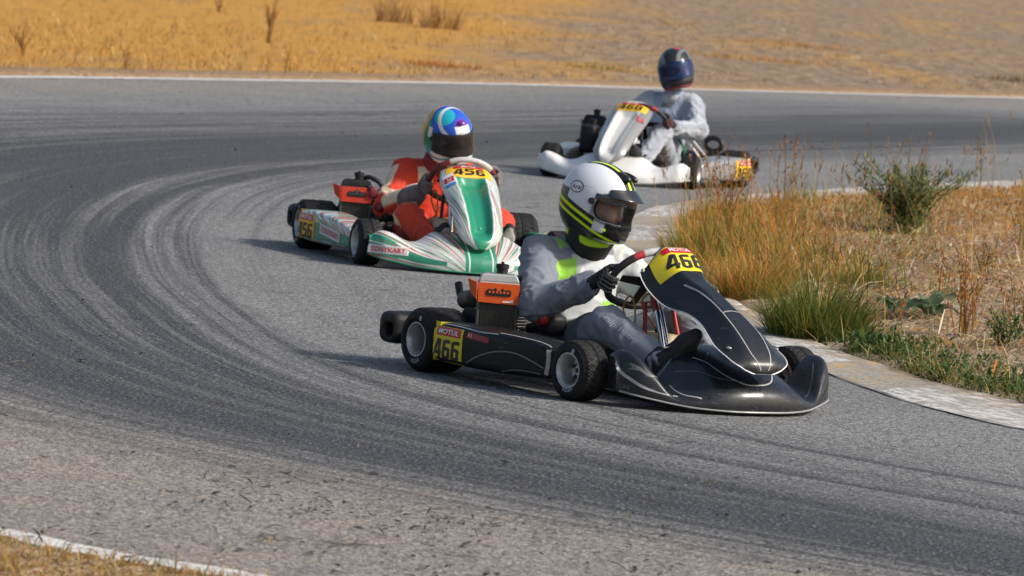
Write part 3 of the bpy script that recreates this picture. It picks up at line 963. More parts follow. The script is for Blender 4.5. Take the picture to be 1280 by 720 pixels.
def build_nassau(root, c):
    path = cr(np.array([(x, 0, z) for x, z in c['nas_path']]), 90)
    seg = np.r_[0, np.cumsum(np.linalg.norm(np.diff(path, axis=0), axis=1))]
    Lt = seg[-1]
    def frame(s):
        d = s*Lt
        P = np.stack([np.interp(d, seg, path[:, k]) for k in range(3)], -1)
        e = 1e-3*Lt
        Q1 = np.stack([np.interp(np.minimum(d+8*e, Lt), seg, path[:, k]) for k in range(3)], -1)
        Q0 = np.stack([np.interp(np.maximum(d-8*e, 0), seg, path[:, k]) for k in range(3)], -1)
        T = Q1-Q0
        T /= np.linalg.norm(T, axis=-1, keepdims=True)
        n = np.stack([T[..., 2], 0*T[..., 0], -T[..., 0]], -1)
        n = np.where(n[..., :1]*1+n[..., 2:]*1.5 < 0, -n, n)
        return P, n
    def half(s):
        return knots(s, c['nas_half'])
    def drop(s):
        return knots(s, c['nas_drop'])
    def S(s, w, lift=0.0):
        s, w = np.broadcast_arrays(np.asarray(s, float), np.asarray(w, float))
        P, n = frame(s)
        a = np.abs(w)
        h = -drop(s)*(sstep(.30, 1.25, a)*1.9 if c['id'] == 1 else a**2.6)
        if c['groove']:
            g = c['groove']
            prof = sstep(.05, .16, s)*sstep(.80, .70, s)
            h = h-g*prof*np.exp(-(w/.42)**4)
        P = P+n*(h+lift)[..., None]
        P[..., 1] = w*half(s)+c.get('nas_dy', 0)*s
        return P
    ns, nw = 90, 41
    s, w = np.meshgrid(np.linspace(0, 1, ns)**1.0, np.linspace(-1, 1, nw), indexing='ij')
    v = S(s, w).reshape(-1, 3)
    f = grid_faces(ns, nw)
    sv, wv = s.ravel(), w.ravel()
    hv = half(sv)
    at = {'fan': np.stack([wv*1.1+sv*.8, sv*.5, 0*sv], 1), 'mid': np.minimum((.50-np.abs(wv))*hv, (.86-sv)*1),
          'lin': np.minimum(np.minimum(.57-np.abs(wv), np.abs(wv)-.53)*hv, .8-sv), 'cap': sv-.93, 'edge': (np.abs(wv)-.55)*hv}
    o = obj('nassau_panel', v, f[:, ::-1], c['nas_mat'], root, attrs=at, angle=60)
    nz = np.array([p.normal[2] for p in o.data.polygons]).mean()
    if nz < 0:
        o.data.flip_normals()
    md = o.modifiers.new('shell', 'SOLIDIFY'); md.thickness = .004; md.offset = -1
    # number sticker wrapped over the top
    def wrap(v2, top, k):
        d = top+0*v2[:, 0]-v2[:, 1]
        s_ = 1-d/Lt
        return S(s_, np.clip(v2[:, 0]/half(s_), -.995, .995), .0026+.0012*k)
    n0, nH = c['num_top'], c['num_h']
    mb = MB()
    uu, dd = np.meshgrid(np.linspace(-1, 1, 25), np.linspace(n0, n0+nH, 16), indexing='ij')
    ww = uu*c.get('num_w', .93)*(1-.10*((dd-n0)/nH-.3)**2) if c['id'] != 1 else uu*np.clip(.55+.75*np.sqrt(np.clip((dd-n0)/nH, 0, 1)), 0, .8)
    g = S(1-dd/Lt, ww, .0015)
    mb.add((g.reshape(-1, 3), grid_faces(25, 16).tolist()), 0)
    hw = half(1-(n0+nH*.5)/Lt)
    rv, rf = rect_vf(hw*1.05, nH*.25, 14, 5); rv = rv-A(0, nH*.20, 0)
    mb.add((wrap(rv, n0, 1), rf), 1)
    tv, tf = text_vf('MOTUL', nH*.15, .18, .02); tv = tv-A(0, nH*.20, 0)
    mb.add((wrap(tv, n0, 2), tf), 2)
    dv, df = digits_vf(c['num'], hw*1.16, nH*.50); dv = dv-A(0, nH*.65, 0)
    mb.add((wrap(dv, n0, 1), df), 3)
    mb.build('number_sticker', [c['num_mat'], M_REDINK, M_WHITEINK, M_INK], o, smooth=False)
    if c['id'] == 1:
        e = np.linspace(0, 1, 70)
        loop = np.concatenate([S(e[::-1], np.full(70, -1.)), S(e, np.full(70, 1.))])
        vv, ff = tube(loop, .0027, 6)
        obj('edge_trim', vv, ff, M_WHITEINK, o)
        mb = MB()
        for q in (-.36, .36):
            e = np.linspace(.015, .70, 60)
            c0 = q*np.interp(e, [0, .1, .5, .7], [.5, .9, 1.25, 1.5])
            hh = half(e)
            r0, r1 = S(e, c0-.0022/hh, .0015), S(e, c0+.0022/hh, .0015)
            mb.add((np.stack([r0, r1], 1).reshape(-1, 3), grid_faces(60, 2).tolist()))
        e = np.linspace(-.43, .43, 14)
        mb.add((np.stack([S(np.full(14, .402)-.03*np.abs(e), e, .0015), S(np.full(14, .408)-.03*np.abs(e), e, .0015)], 1).reshape(-1, 3), grid_faces(14, 2).tolist()))
        obj('pinstripe', *mb.vf(), M_PIN, o)
        for wq in (-.78, .78):
            p = S(.16, wq, .002)
            mb = MB(); mb.add(uvsphere(p, (.014, .010, .006)))
            obj('screw_cap', *mb.vf(), M_SILVERP, o)
        p = S(.90, -.93, .0)
        obj('screw_cap', *uvsphere(p+A(0, -.002, 0), (.009, .008, .009)), M_SILVERP, o)
    if c['id'] == 2:
        mb = MB()
        for k, (sz, mi_) in enumerate((((.058, .10), 0), ((.048, .055), 1))):
            rv, rf = rect_vf(*sz, 5, 6); rv = rv+A(-.125, -.01 if k else 0, 0)
            mb.add((wrap(rv, n0+nH*1.05, k+1), rf), mi_)
        tv, tf = text_vf('CRS', .022, 0, .01); tv = tv[:, [1, 0, 2]]*A(1, -1, 1)+A(-.125, -.01, 0)
        mb.add((wrap(tv, n0+nH*1.05, 3), tf), 3)
        rv, rf = rect_vf(.05, .03, 5, 4); rv = rv+A(-.12, -.065, 0)
        mb.add((wrap(rv, n0+nH*1.05, 2), rf), 2)
        mb.build('brand_sticker', [M_WHITEINK, M_REDINK, M_BLUEINK, M_WHITEINK], o, smooth=False)
        obj('screw_cap', *uvsphere(S(.2, 0, .003), (.006, .006, .004)), M_SILVERP, o)
    if c['id'] == 3:
        an = np.linspace(math.pi, 2*math.pi, 14)
        U = np.r_[[(-.024, .03)], np.c_[.024*np.cos(an), .03*np.sin(an)-.005], [(.024, .03)], [(.012, .03)], np.c_[.012*np.cos(an[::-1]), .016*np.sin(an[::-1])-.005], [(-.012, .03)]]
        nU = 16
        vv = np.array([(x, y, 0) for x, y in U])
        outer, inner = vv[:nU], vv[nU:][::-1]
        q = np.stack([outer, inner], 1).reshape(-1, 3)+A(.115, 0, 0)
        mb = MB(); mb.add((wrap(q, n0+nH*1.75, 2), grid_faces(nU, 2).tolist()))
        mb.build('logo_sticker', [M_REDINK], o, smooth=False)
        obj('screw_cap', *uvsphere(S(.2, 0, .003), (.006, .006, .004)), M_STEEL, o)
    return o

def build_pod(root, c, s):
    xs = np.linspace(.115, .955, 40)
    rings = []
    for x in xs:
        t = (x-.115)/.84
        yo = knots(t, [(0, .695), (.25, .70), (.6, .685), (.9, .655), (1, .635)] if c['id'] == 1 else [(0, .73), (.25, .71), (.6, .665), (.9, .63), (1, .60)] if c['id'] == 2 else [(0, .765), (.25, .735), (.6, .68), (.9, .63), (1, .60)])
        yi = .61 if c['id'] == 2 and s > 0 else .47
        zt = knots(t, c['pod_top'])*(.78 if c['id'] == 2 and s > 0 else 1)
        zb = knots(t, [(0, .062), (.3, .058), (.7, .062), (1, .075)])
        e = 1-.10*(1-t)**30
        if t > .94:
            e = math.sqrt(max(0, 1-((t-.94)/.062)**2))*.25+.75
        hy, hz = (yo-yi)/2*e, (zt-zb)/2*e
        rings.append(rect_ring(x, s*(yo+yi)/2, (zt+zb)/2, hy, hz, 40, 5.5))
    v, f = loft(rings)
    t = (v[:, 0]-.115)/.84
    fan = np.stack([np.arctan2(v[:, 2]-.0, 1.1-v[:, 0])*1.4, v[:, 0], 0*t], 1)
    zc = v[:, 2]
    at = {'fan': fan, 'band': np.minimum(.205-.07*t-zc, zc-.085), 'tip': v[:, 0]-.93+.05*(zc < .1), 'lin': np.full(len(v), -1.), 'mid': np.full(len(v), -1.)}
    o = obj('side_pod', v, f, c['pod_mat'], root, attrs=at, angle=60)
    # outward-facing normals for decals
    b = bvh_of(o)
    ux = (1, 0, 0) if s < 0 else (-1, 0, 0)
    X = lambda x: (x, s*.80, 0)
    px_, pw, pz, ph_ = c['plate']
    if c['id'] == 2 and s > 0:
        pz, ph_ = .128, .11
    pcs = [(*rect_vf(pw, ph_, 10, 10), 0)]
    rv, rf = rect_vf(pw*.78, ph_*.22, 8, 4); pcs.append((rv+A(.01, ph_*.28, 0), rf, 1))
    tv, tf = text_vf('MOTUL', ph_*.13, .15, .02, pw*.66); pcs.append((tv+A(.01, ph_*.28, 0), tf, 2))
    dv, df = digits_vf(c['num'], pw*.86, ph_*.50); pcs.append((dv-A(-.004, ph_*.17, 0), df, 3))
    mb = decal(pcs, b, (px_, s*.80, pz), ux, (0, 0, 1), .0018, .6)
    mb.build('number_plate', [c['num_mat'], M_REDINK, M_WHITEINK, M_INK], o, smooth=False)
    if c['id'] == 1:
        pcs = [(*rect_vf(.155, .024, 12, 2), 0)]
        rv, rf = rect_vf(.026, .020, 2, 2); pcs.append((rv+A(-.062, 0, 0), rf, 1))
        rv, rf = rect_vf(.005, .010, 2, 2); pcs.append((rv+A(-.064, 0, 0), rf, 2))
        rv, rf = rect_vf(.003, .022, 2, 2); pcs.append((rv+A(-.046, 0, 0), rf, 2))
        mb = decal(pcs, b, (.475, s*.8, .198), (ux[0], 0, -.06), (.06*ux[0], 0, 1), .0018, .6)
        mb.build('name_sticker', [pmat('dark_red_ink', srgb(150, 22, 48), .4), M_REDINK, M_WHITEINK], o, smooth=False)
        mb = MB()
        mb.add(ribbon(b, [(.40, s*.8, .08), (.50, s*.8, .125), (.62, s*.8, .155), (.74, s*.8, .160), (.86, s*.8, .135), (.915, s*.8, .118)], .006, (0, -s, 0), 50))
        mb.add(ribbon(b, [(.64, s*.8, .072), (.74, s*.8, .09), (.82, s*.8, .094), (.9, s*.8, .092)], .005, (0, -s, 0), 40))
        obj('pinstripe', *mb.vf(), M_PINDIM, o)
        mb = MB()
        mb.add(ribbon(b, [(.20, s*.683, .5), (.45, s*.687, .5), (.6, s*.675, .5)], .004, (0, 0, -1), 30, reach=1.2))
        mb.add(ribbon(b, [(.60, s*.665, .5), (.78, s*.645, .5), (.925, s*.62, .5)], .005, (0, 0, -1), 30, reach=1.2))
        obj('pinstripe', *mb.vf(), M_PIN, o)
        mb = MB()
        mb.add(ribbon(b, [(.928, s*.8, .198), (.932, s*.8, .17), (.932, s*.8, .13), (.926, s*.8, .09)], .017, (0, -s, 0), 20))
        obj('end_trim', *mb.vf(), pmat('worn_silver_trim', (.42, .39, .34), .45, .3, var=.4, vs=60, dust=.4), o)
    if c['id'] == 2:
        pcs = [(*rect_vf(.30, .055, 16, 3), 0), (*rect_vf(.285, .042, 16, 3), 1), (*text_vf('TONYKART', .030, 0, .012, .26), 2)]
        mb = decal(pcs, b, (.64, s*.8, .135), (ux[0], 0, -.10), (.10*ux[0], 0, 1), .0018, .6)
        mb.build('lettering_panel', [M_WHITEINK, pmat('pale_red_ink', (.62, .50, .48), .4), M_REDINK], o, smooth=False)
    return o

def build_kart(c):
    root = empty('go_kart')
    tag(root, c['label'], 'go-kart', 'racing go-karts on the bend')
    fm = c['frame_mat']
    # chassis
    mb = MB()
    for s in (-1, 1):
        mb.add(tube([(-.09, s*.30, .075), (.1, s*.31, .065), (.45, s*.33, .06), (.72, s*.30, .06), (.95, s*.2, .06), (1.18, s*.16, .06)], .016, 10, 40))
        mb.add(tube([(.95, s*.20, .06), (1.02, s*.32, .065), (1.05, s*.40, .10)], .015, 8, 20))
        mb.add(tube([(.22, s*.31, .065), (.22, s*.55, .085), (.28, s*.60, .09), (.84, s*.58, .09), (.88, s*.54, .085), (.88, s*.27, .065)], .010, 8, 50))
        mb.add(tube([(1.16, s*.165, .06), (1.26, s*.17, .07), (1.34, s*.20, .08), (1.36, s*.05, .08), (1.36, 0, .08)], .010, 8, 40))
        mb.add(tube([(1.05, s*.40, .06), (1.05, s*.40, .16)], .014, 8))
        mb.add(rbox((1.04, s*.40, .11), (.05, .05, .085), .01))
        mb.add(tube([(.80, s*.07, .40), (.86, s*.10, .22), (.93, s*.2, .06)], .010, 8, 20))
    mb.add(tube([(.05, -.31, .066), (.05, .31, .066)], .016, 10))
    mb.add(tube([(1.0, -.33, .066), (1.0, .33, .066)], .014, 10))
    mb.add(tube([(.66, -.31, .058), (.66, .31, .058)], .014, 10))
    mb.add(tube([(-.09, -.30, .075), (-.11, -.2, .076), (-.11, .2, .076), (-.09, .30, .075)], .014, 8, 20))
    mb.build('frame', [fm], root)
    mb = MB().add(rbox((.86, 0, .045), (.66, .44, .006), .002)); mb.build('floor_tray', [M_FLOOR], root)
    mb = MB().add(tube([(0, -.50, .139), (0, .50, .139)], .025, 20))
    mb.build('rear_axle', [M_STEEL], root)
    mb = MB()
    for s in (-1, 1):
        mb.add(tube([(1.05, s*.37, .12), (1.05, s*.50, .126)], .013, 10), 0)
        mb.add(tube([(1.0, s*.44, .115), (.93, s*.30, .105), (.92, s*.02, .12)], .007, 8), 1)
    mb.build('steering_linkage', [M_STEEL, M_ALU], root)
    mb = MB().add(lathe([(-.004, .085), (.004, .085), (.004, .03), (-.004, .03)], 40)).build('brake_disc', [M_STEEL], root)
    mb.location = (0, .22, .139)
    mb = MB().add(lathe([(-.003, .075), (.003, .075), (.003, .02), (-.003, .02)], 40)).build('sprocket', [M_STEEL], root)
    mb.location = (0, -.24, .139)
    # wheels
    for fr, s in ((0, -1), (0, 1), (1, -1), (1, 1)):
        build_wheel(root, fr, s, c['steer'] if fr else 0)
    # rear bumper with its two end loops
    def rb(p):
        d = sbox(p, (-.265, 0, .165), (.07, .69, .070), .04)
        hole = np.minimum(sbox(p, (-.25, -.60, .165), (.045, .045, .035), .02), sbox(p, (-.25, .60, .165), (.045, .045, .035), .02))
        hx = np.minimum(sbox(p, (-.245, -.635, .158), (.028, .2, .032), .02), sbox(p, (-.245, .635, .158), (.028, .2, .032), .02))
        d = smax(d, -hx, .01)
        slot = sbox(p, (-.36, 0, .165), (.05, .52, .028), .02)
        return smax(d, -slot, .015)
    v, f = sdf_mesh(rb, (-.37, -.72, .06), (-.17, .72, .27), .011)
    obj('rear_bumper', v, f, M_BLACKP, root)
    # seat shell
    sp = cr(A((.50, 0, .085), (.36, 0, .055), (.20, 0, .062), (.09, 0, .13), (.04, 0, .25), (.005, 0, .36), (-.02, 0, .44)), 40)
    hw = cr(np.c_[np.arange(7), [.15, .17, .18, .19, .195, .18, .13], np.zeros(7)], 40)[:, 1]
    dp = cr(np.c_[np.arange(7), [.05, .08, .13, .17, .17, .14, .05], np.zeros(7)], 40)[:, 1]
    T = np.gradient(sp, axis=0); T /= np.linalg.norm(T, axis=1)[:, None]
    nn = np.stack([T[:, 2], 0*T[:, 0], -T[:, 0]], 1)
    w = np.linspace(-1, 1, 31)
    P = sp[:, None]+nn[:, None]*(dp[:, None]*np.abs(w)[None]**2.4)[..., None]
    P[..., 1] = hw[:, None]*np.sin(w*1.45)/np.sin(1.45)
    so = obj('seat', P.reshape(-1, 3), grid_faces(40, 31), M_SEAT, root, angle=70)
    md = so.modifiers.new('shell', 'SOLIDIFY'); md.thickness = .007; md.offset = 0
    # engine
    mb = MB()
    mb.add(rbox((.14, -.30, .13), (.20, .15, .14), .02), 0)
    for k in range(6):
        mb.add(rbox((.15, -.30, .212+.013*k), (.13-.006*k, .12, .006), .003), 0)
    mb.add(rbox((.15, -.30, .30), (.085, .085, .04), .015), 0)
    mb.add(tube([(.15, -.30, .31), (.15, -.30, .345)], [.012, .009], 8), 1)
    mb.add(tube([(.15, -.30, .345), (.17, -.27, .37), (.22, -.22, .33)], .005, 6, 16), 1)
    mb.add(tube([(.10, -.385, .13), (.10, -.40, .13)], .05, 20), 0)
    mb.build('engine', [pmat('engine_casting', (.13, .125, .12), .5, .5, var=.4, vs=30, dust=.3), M_HOSE], root)
    mb = MB()
    mb.add(tube([(.24, -.27, .22), (.30, -.26, .24), (.335, -.255, .24)], [.026, .024, .026], 12, 12), 0)
    mb.add(rbox((.40, -.265, .255), (.11, .10, .095), .025), 0)
    mb.add(rbox((.40, -.33, .285), (.10, .05, .06), .02), 1)
    mb.build('carburettor', [M_BLACKP, c['carb_mat']], root)
    mb = MB()
    mb.add(tube([(.06, -.30, .20), (-.02, -.31, .25), (-.06, -.34, .285)], [.018, .024, .03], 12, 16), 0)
    mb.build('exhaust_header', [M_STEEL], root)
    mb = MB()
    mb.add(tube([(.20, -.50, .325), (.195, -.498, .325), (.0, -.42, .30), (-.005, -.418, .30)], [.02, .041, .041, .02], 20), 0)
    mb.add(tube([(.0, -.42, .30), (-.05, -.40, .30), (-.10, -.385, .315), (-.135, -.375, .36)], [.014, .015, .016, .018], 12, 24), 0)
    mb = mb.build('exhaust_silencer', [M_BLACKP], root)
    mb.matrix_local = Matrix.Translation((-.14, .06, .005))
    # chain guard wedge
    g = []
    for y in (-.47, -.35):
        g.append([(-.02, y, .165), (.24, y, .165), (.26, y, .225), (.13, y, .285), (.03, y, .285), (-.03, y, .22)])
    v, f = loft(g)
    bmx = obj('chain_guard', v, f, M_BLACKP, root, smooth=False)
    bv = bmx.modifiers.new('bevel', 'BEVEL'); bv.width = .006; bv.segments = 2
    # radiator, leaning to face forward and outward
    RM = Matrix.Translation(c.get('rad_pos', (.285, -.48, 0))) @ Matrix.Rotation(R(c['rad_yaw']), 4, 'Z')
    rad = MB()
    rad.add(rbox((0, 0, .30), (.04, .158, .24), .004), 0, RM)
    for k in range(19):
        rad.add(rbox((.0215, -.0675+.0075*k, .285), (.004, .0018, .19), 0), 1, RM)
    rad.add(rbox((0, -.083, .30), (.048, .012, .25), .003), 1, RM)
    rad.add(rbox((0, .083, .30), (.048, .012, .25), .003), 1, RM)
    ro = rad.build('radiator', [pmat('radiator_core', (.045, .043, .04), .5, .6, var=.3, vs=60, dust=.35), pmat('radiator_fins', (.12, .115, .10), .45, .7, var=.3, vs=60, dust=.3)], root)
    t = MB()
    hx = c['rad_top']
    pts = lambda z, kx, ky: [(-.03*kx, -.084*ky, z), (.03*kx, -.084*ky, z), (.03*kx, .084*ky, z), (-.03*kx, .084*ky, z)]
    t.add(loft([pts(.418, 1, 1), pts(.43, 1.05, 1.03), pts(.455, .95, .9), pts(.462, .7, .72)]), 0, RM)
    to = t.build('radiator_tank', [hx], ro, smooth=False)
    bv = to.modifiers.new('bevel', 'BEVEL'); bv.width = .005; bv.segments = 2
    t = MB()
    t.add(tube([(0, .01, .46), (0, .01, .482)], .024, 16), 0, RM)
    t.add(tube([(0, .01, .482), (0, .01, .502)], .028, 10), 0, RM)
    t.add(rbox((0, .01, .506), (.05, .012, .01), .003), 0, RM)
    t.build('filler_cap', [M_BLACKP], ro)
    t = MB()
    W, zb_, zt_ = .086, .335, .42
    t.add(([(.034, -W, zb_), (.034, W, zb_-.004), (.040, W*1.04, zt_), (.040, -W*1.04, zt_)], [(0, 1, 2, 3)]), 0, RM)
    t.add(([(.036, -W-.004, zb_+.01), (.042, -W-.008, zt_), (-.02, -W-.045, zt_+.010), (-.012, -W-.03, zt_-.05)], [(0, 1, 2, 3)]), 0, RM)
    co = t.build('radiator_cover', [c['cover_mat']], ro, smooth=False)
    md = co.modifiers.new('shell', 'SOLIDIFY'); md.thickness = .004; md.offset = 1
    # emblem: dark roundel on a winged bar with a row of small blocks under it
    em = MB()
    def flat(pts, mi):
        em.add((np.array([(.0425, x*.86, zb_+.048+z) for x, z in pts]), [tuple(range(len(pts)))]), mi, RM)
    arc = lambda cx, cz, r, a0, a1, n=12: [(cx+r*math.cos(q), cz+r*math.sin(q)) for q in np.linspace(a0, a1, n)]
    flat([(-.062, -.016), (.062, -.016), (.064, .004), (.05, .012), (.03, .008), *arc(0, .008, .022, .2, math.pi-.2), (-.03, .010), (-.052, .012), (-.066, .0)], 0)
    for k in range(6):
        em.add((np.array([(.0431, (-.05+.018*k+dx)*.86, zb_+.048+dz) for dx, dz in ((0, -.006), (.011, -.006), (.012, .003), (.002, .004))]), [(0, 1, 2, 3)]), 1, RM)
    em.add((np.array([(.0431, q, zb_+.048+z) for q, z in arc(0, .014, .010, 0, 6.2, 14)]), [tuple(range(14))]), 1, RM)
    em.add((np.array([(.0431, x, zb_+.030+z) for x, z in ((-.05, 0), (.05, 0), (.05, .003), (-.05, .003))]), [(0, 1, 2, 3)]), 0, RM)
    em.build('emblem', [M_INK, c['emblem_mat']], co, smooth=False)
    if c['id'] == 1:
        w_ = MB()
        w_.add((np.array([(.0426, .02+x, zb_+.004+z) for x, z in ((0, 0), (.045, 0), (.045, .014), (.03, .007), (.0, .006))]), [(0, 1, 2, 3, 4)]), 0, RM)
        w_.build('white_sticker', [M_WHITEINK], co, smooth=False)
    mb = MB()
    mb.add(tube([(.235, -.40, .43), (.27, -.36, .44), (.30, -.30, .40), (.22, -.28, .32)], .013, 10, 30), 0)
    mb.add(tube([(.24, -.40, .20), (.30, -.38, .17), (.28, -.33, .13)], .012, 10, 20), 0)
    mb.add(tube([(.36, -.30, .30), (.40, -.24, .33), (.33, -.215, .25), (.3, -.25, .2)], .006, 8, 24), 0)
    mb.add(tube([(.30, -.33, .36), (.36, -.29, .35), (.42, -.26, .30)], .007, 8, 24), 0)
    mb.build('coolant_hose', [M_HOSE], root)
    mb = MB()
    mb.add(rbox((.33, -.36, .36), (.07, .05, .06), .01), 0)
    mb.add(rbox((.345, -.385, .385), (.02, .02, .03), .005), 1)
    mb.build('ignition_coil', [c['carb_mat'], M_BLACKP], root)
    # fuel tank between the knees
    def tank(p):
        d = sbox(p, (.79, -.01, .165), (.125, .125, .105), .045)
        gr = cone(p, (.92, -.045, .05), (.92, -.03, .3), .022, .022)
        gr = np.minimum(gr, cone(p, (.62, -.035, .285), (.96, -.035, .285), .018, .018))
        return smax(d, -gr, .02)
    v, f = sdf_mesh(tank, (.65, -.15, .05), (.93, .13, .285), .011)
    to = obj('fuel_tank', v, f, M_CREAM, root)
    mb = MB().add(tube([(.80, .03, .265), (.80, .03, .295)], .03, 16)); mb.build('fuel_cap', [M_BLACKP], to)
    mb = MB()
    mb.add(tube([(.80, .0, .29), (.76, -.05, .37), (.80, -.07, .43), (.90, -.05, .455), (.98, -.02, .47)], .005, 8, 40))
    mb.add(tube([(.74, -.08, .27), (.70, -.11, .36), (.73, -.10, .42), (.76, -.09, .36), (.75, -.10, .27), (.6, -.18, .2)], .0045, 8, 40))
    mb.build('fuel_line', [M_FUELLINE], root)
    # steering
    wc, wn_ = A(.745, c['wheel_y'], c['wheel_z']), A(-.80, 0, .60)
    wn_ /= np.linalg.norm(wn_)
    wu = A(.60, 0, .80); wl = A(0, 1, 0)
    roll = c['wheel_roll']
    an = np.linspace(0, 2*np.pi, 72, endpoint=False)          # 0 = top
    rad_ = .175*(1-.14*np.exp(-((an-np.pi)/.75)**4)-.03*np.cos(2*an))
    pu, pl = np.cos(an)*rad_, np.sin(an)*rad_*1.06
    U2, L2 = pu*math.cos(roll)-pl*math.sin(roll), pu*math.sin(roll)+pl*math.cos(roll)
    ring = wc+U2[:, None]*wu+L2[:, None]*wl
    v, f = tube(ring, .0165, 12, closed=True)
    aa = np.repeat(an, 12)
    da = np.abs((aa+np.pi) % (2*np.pi)-np.pi)
    sw = obj('steering_wheel', v, f, c['wheel_mat'], root, attrs={'arc': (c['wheel_arc']-da)*.155, 'band': np.minimum(c['wheel_arc']+.24-da, da-c['wheel_arc'])*.155}, angle=None)
    mb = MB()
    for a0 in (math.pi*.5, -math.pi*.5, math.pi):
        d = math.cos(a0+roll)*wu+math.sin(a0+roll)*wl
        sd_ = np.cross(d, wn_)
        p0, p1 = wc+d*.02-wn_*.008, wc+d*.145-wn_*.002
        q = [p0-sd_*.024, p0+sd_*.024, p1+sd_*.016, p1-sd_*.016]
        q = np.array(q+[x-wn_*.006 for x in q])
        mb.add((q, [(0, 1, 2, 3), (7, 6, 5, 4), (0, 4, 5, 1), (1, 5, 6, 2), (2, 6, 7, 3), (3, 7, 4, 0)]), 0)
    mb.add(tube([wc-wn_*.02, wc+wn_*.012], .034, 18), 0)
    mb.build('spokes', [M_BLACKP], sw, smooth=False)
    if c['id'] == 1:
        # maker's lettering on the pale top arc of the rim
        tv, tf = text_vf('SPARCO', .012, .1, .01)
        nrm = wu*.75+wn_*-.66
        out = []
        for x in tv:
            a = -x[0]/.158+.0
            d = math.cos(a+roll-.10)*wu+math.sin(a+roll-.10)*wl
            r0 = np.interp((a-.10) % (2*np.pi), an, rad_)
            n2 = -wn_
            ang = (x[1]+.0)/.0165+.55
            out.append(wc+d*r0*1.0+.0172*(n2*math.cos(ang)+d*math.sin(ang)))
        obj('rim_lettering', out, tf, M_INK, sw, smooth=False)
    mb = MB()
    mb.add(tube([wc-wn_*.015, wc-wn_*.12, A(.94, .0, .14), A(.96, 0, .11)], .010, 10), 0)
    mb.add(tube([wc-wn_*.06, wc-wn_*.12], .019, 12), 1)
    mb.build('steering_column', [M_CHROME, c['joint_mat']], root)
    mb = MB()
    mb.add(tube([(.83, -.035, .40), (.985, -.055, .10)], .0125, 12), 0)
    mb.add(tube([(.795, -.03, .455), (.845, -.037, .37)], .019, 12), 1)
    mb.add(tube([(.83, .07, .42), (1.02, .15, .47)], .009, 8), 2)
    mb.add(rbox((.87, -.02, .425), (.05, .05, .015), .004, rot=Matrix.Rotation(.5, 3, 'Y')), 2)
    mb.build('column_support', [M_CHROME, c['joint_mat'], M_ALU], root)
    for s in (-1, 1):
        mb = MB()
        mb.add(tube([(1.16, s*.13, .07), (1.12, s*.13, .16), (1.14, s*.13, .235), (1.14, s*.20, .24)], .007, 8, 24))
        mb.build('pedal', [M_STEEL], root)
    # bodywork
    build_nose(root, c)
    build_nassau(root, c)
    for s in (-1, 1):
        build_pod(root, c, s)
    for s in (-1, 1):
        mb = MB().add(tube([(1.20, s*.05, .06), (1.25, s*.06, .18), (1.27, s*.06, .235)], .007, 8, 12)); mb.build('panel_bracket', [M_STEEL], root)
    if c['id'] == 3:
        MB().add(tube([(.28, .24, .36), (.24, .42, .16)], .010, 10)).build('seat_stay', [M_CHROME], root)
        MB().add(tube([(.19, .25, .37), (.15, .44, .17)], .010, 10)).build('seat_stay', [M_CHROME], root)
        an = np.linspace(0, 2*np.pi, 30, endpoint=False)
        mb = MB().add(tube(A(.06, .42, .312)+np.stack([.02*np.cos(an), .072*np.cos(an), .050*np.sin(an)], 1), .020, 12, closed=True))
        mb.build('hose_loop', [M_HOSE], root)
        mb = MB().add(tube([(.42, .25, .34), (.44, .30, .27), (.42, .30, .20)], .007, 8, 14)).add(tube([(.40, .26, .33), (.39, .31, .24)], .006, 8))
        mb.build('green_strap', [M_GREENCLOTH], root)
        mb = MB().add(rbox((.60, -.41, .29), (.15, .13, .22), .03)).add(tube([(.58, -.40, .39), (.58, -.40, .44)], .03, 12))
        mb.build('airbox', [M_BLACKP], root)
    root.location = (c['o'][0], c['o'][1], 0.0)
    root.rotation_euler = (0, 0, c['yaw'])
    return root

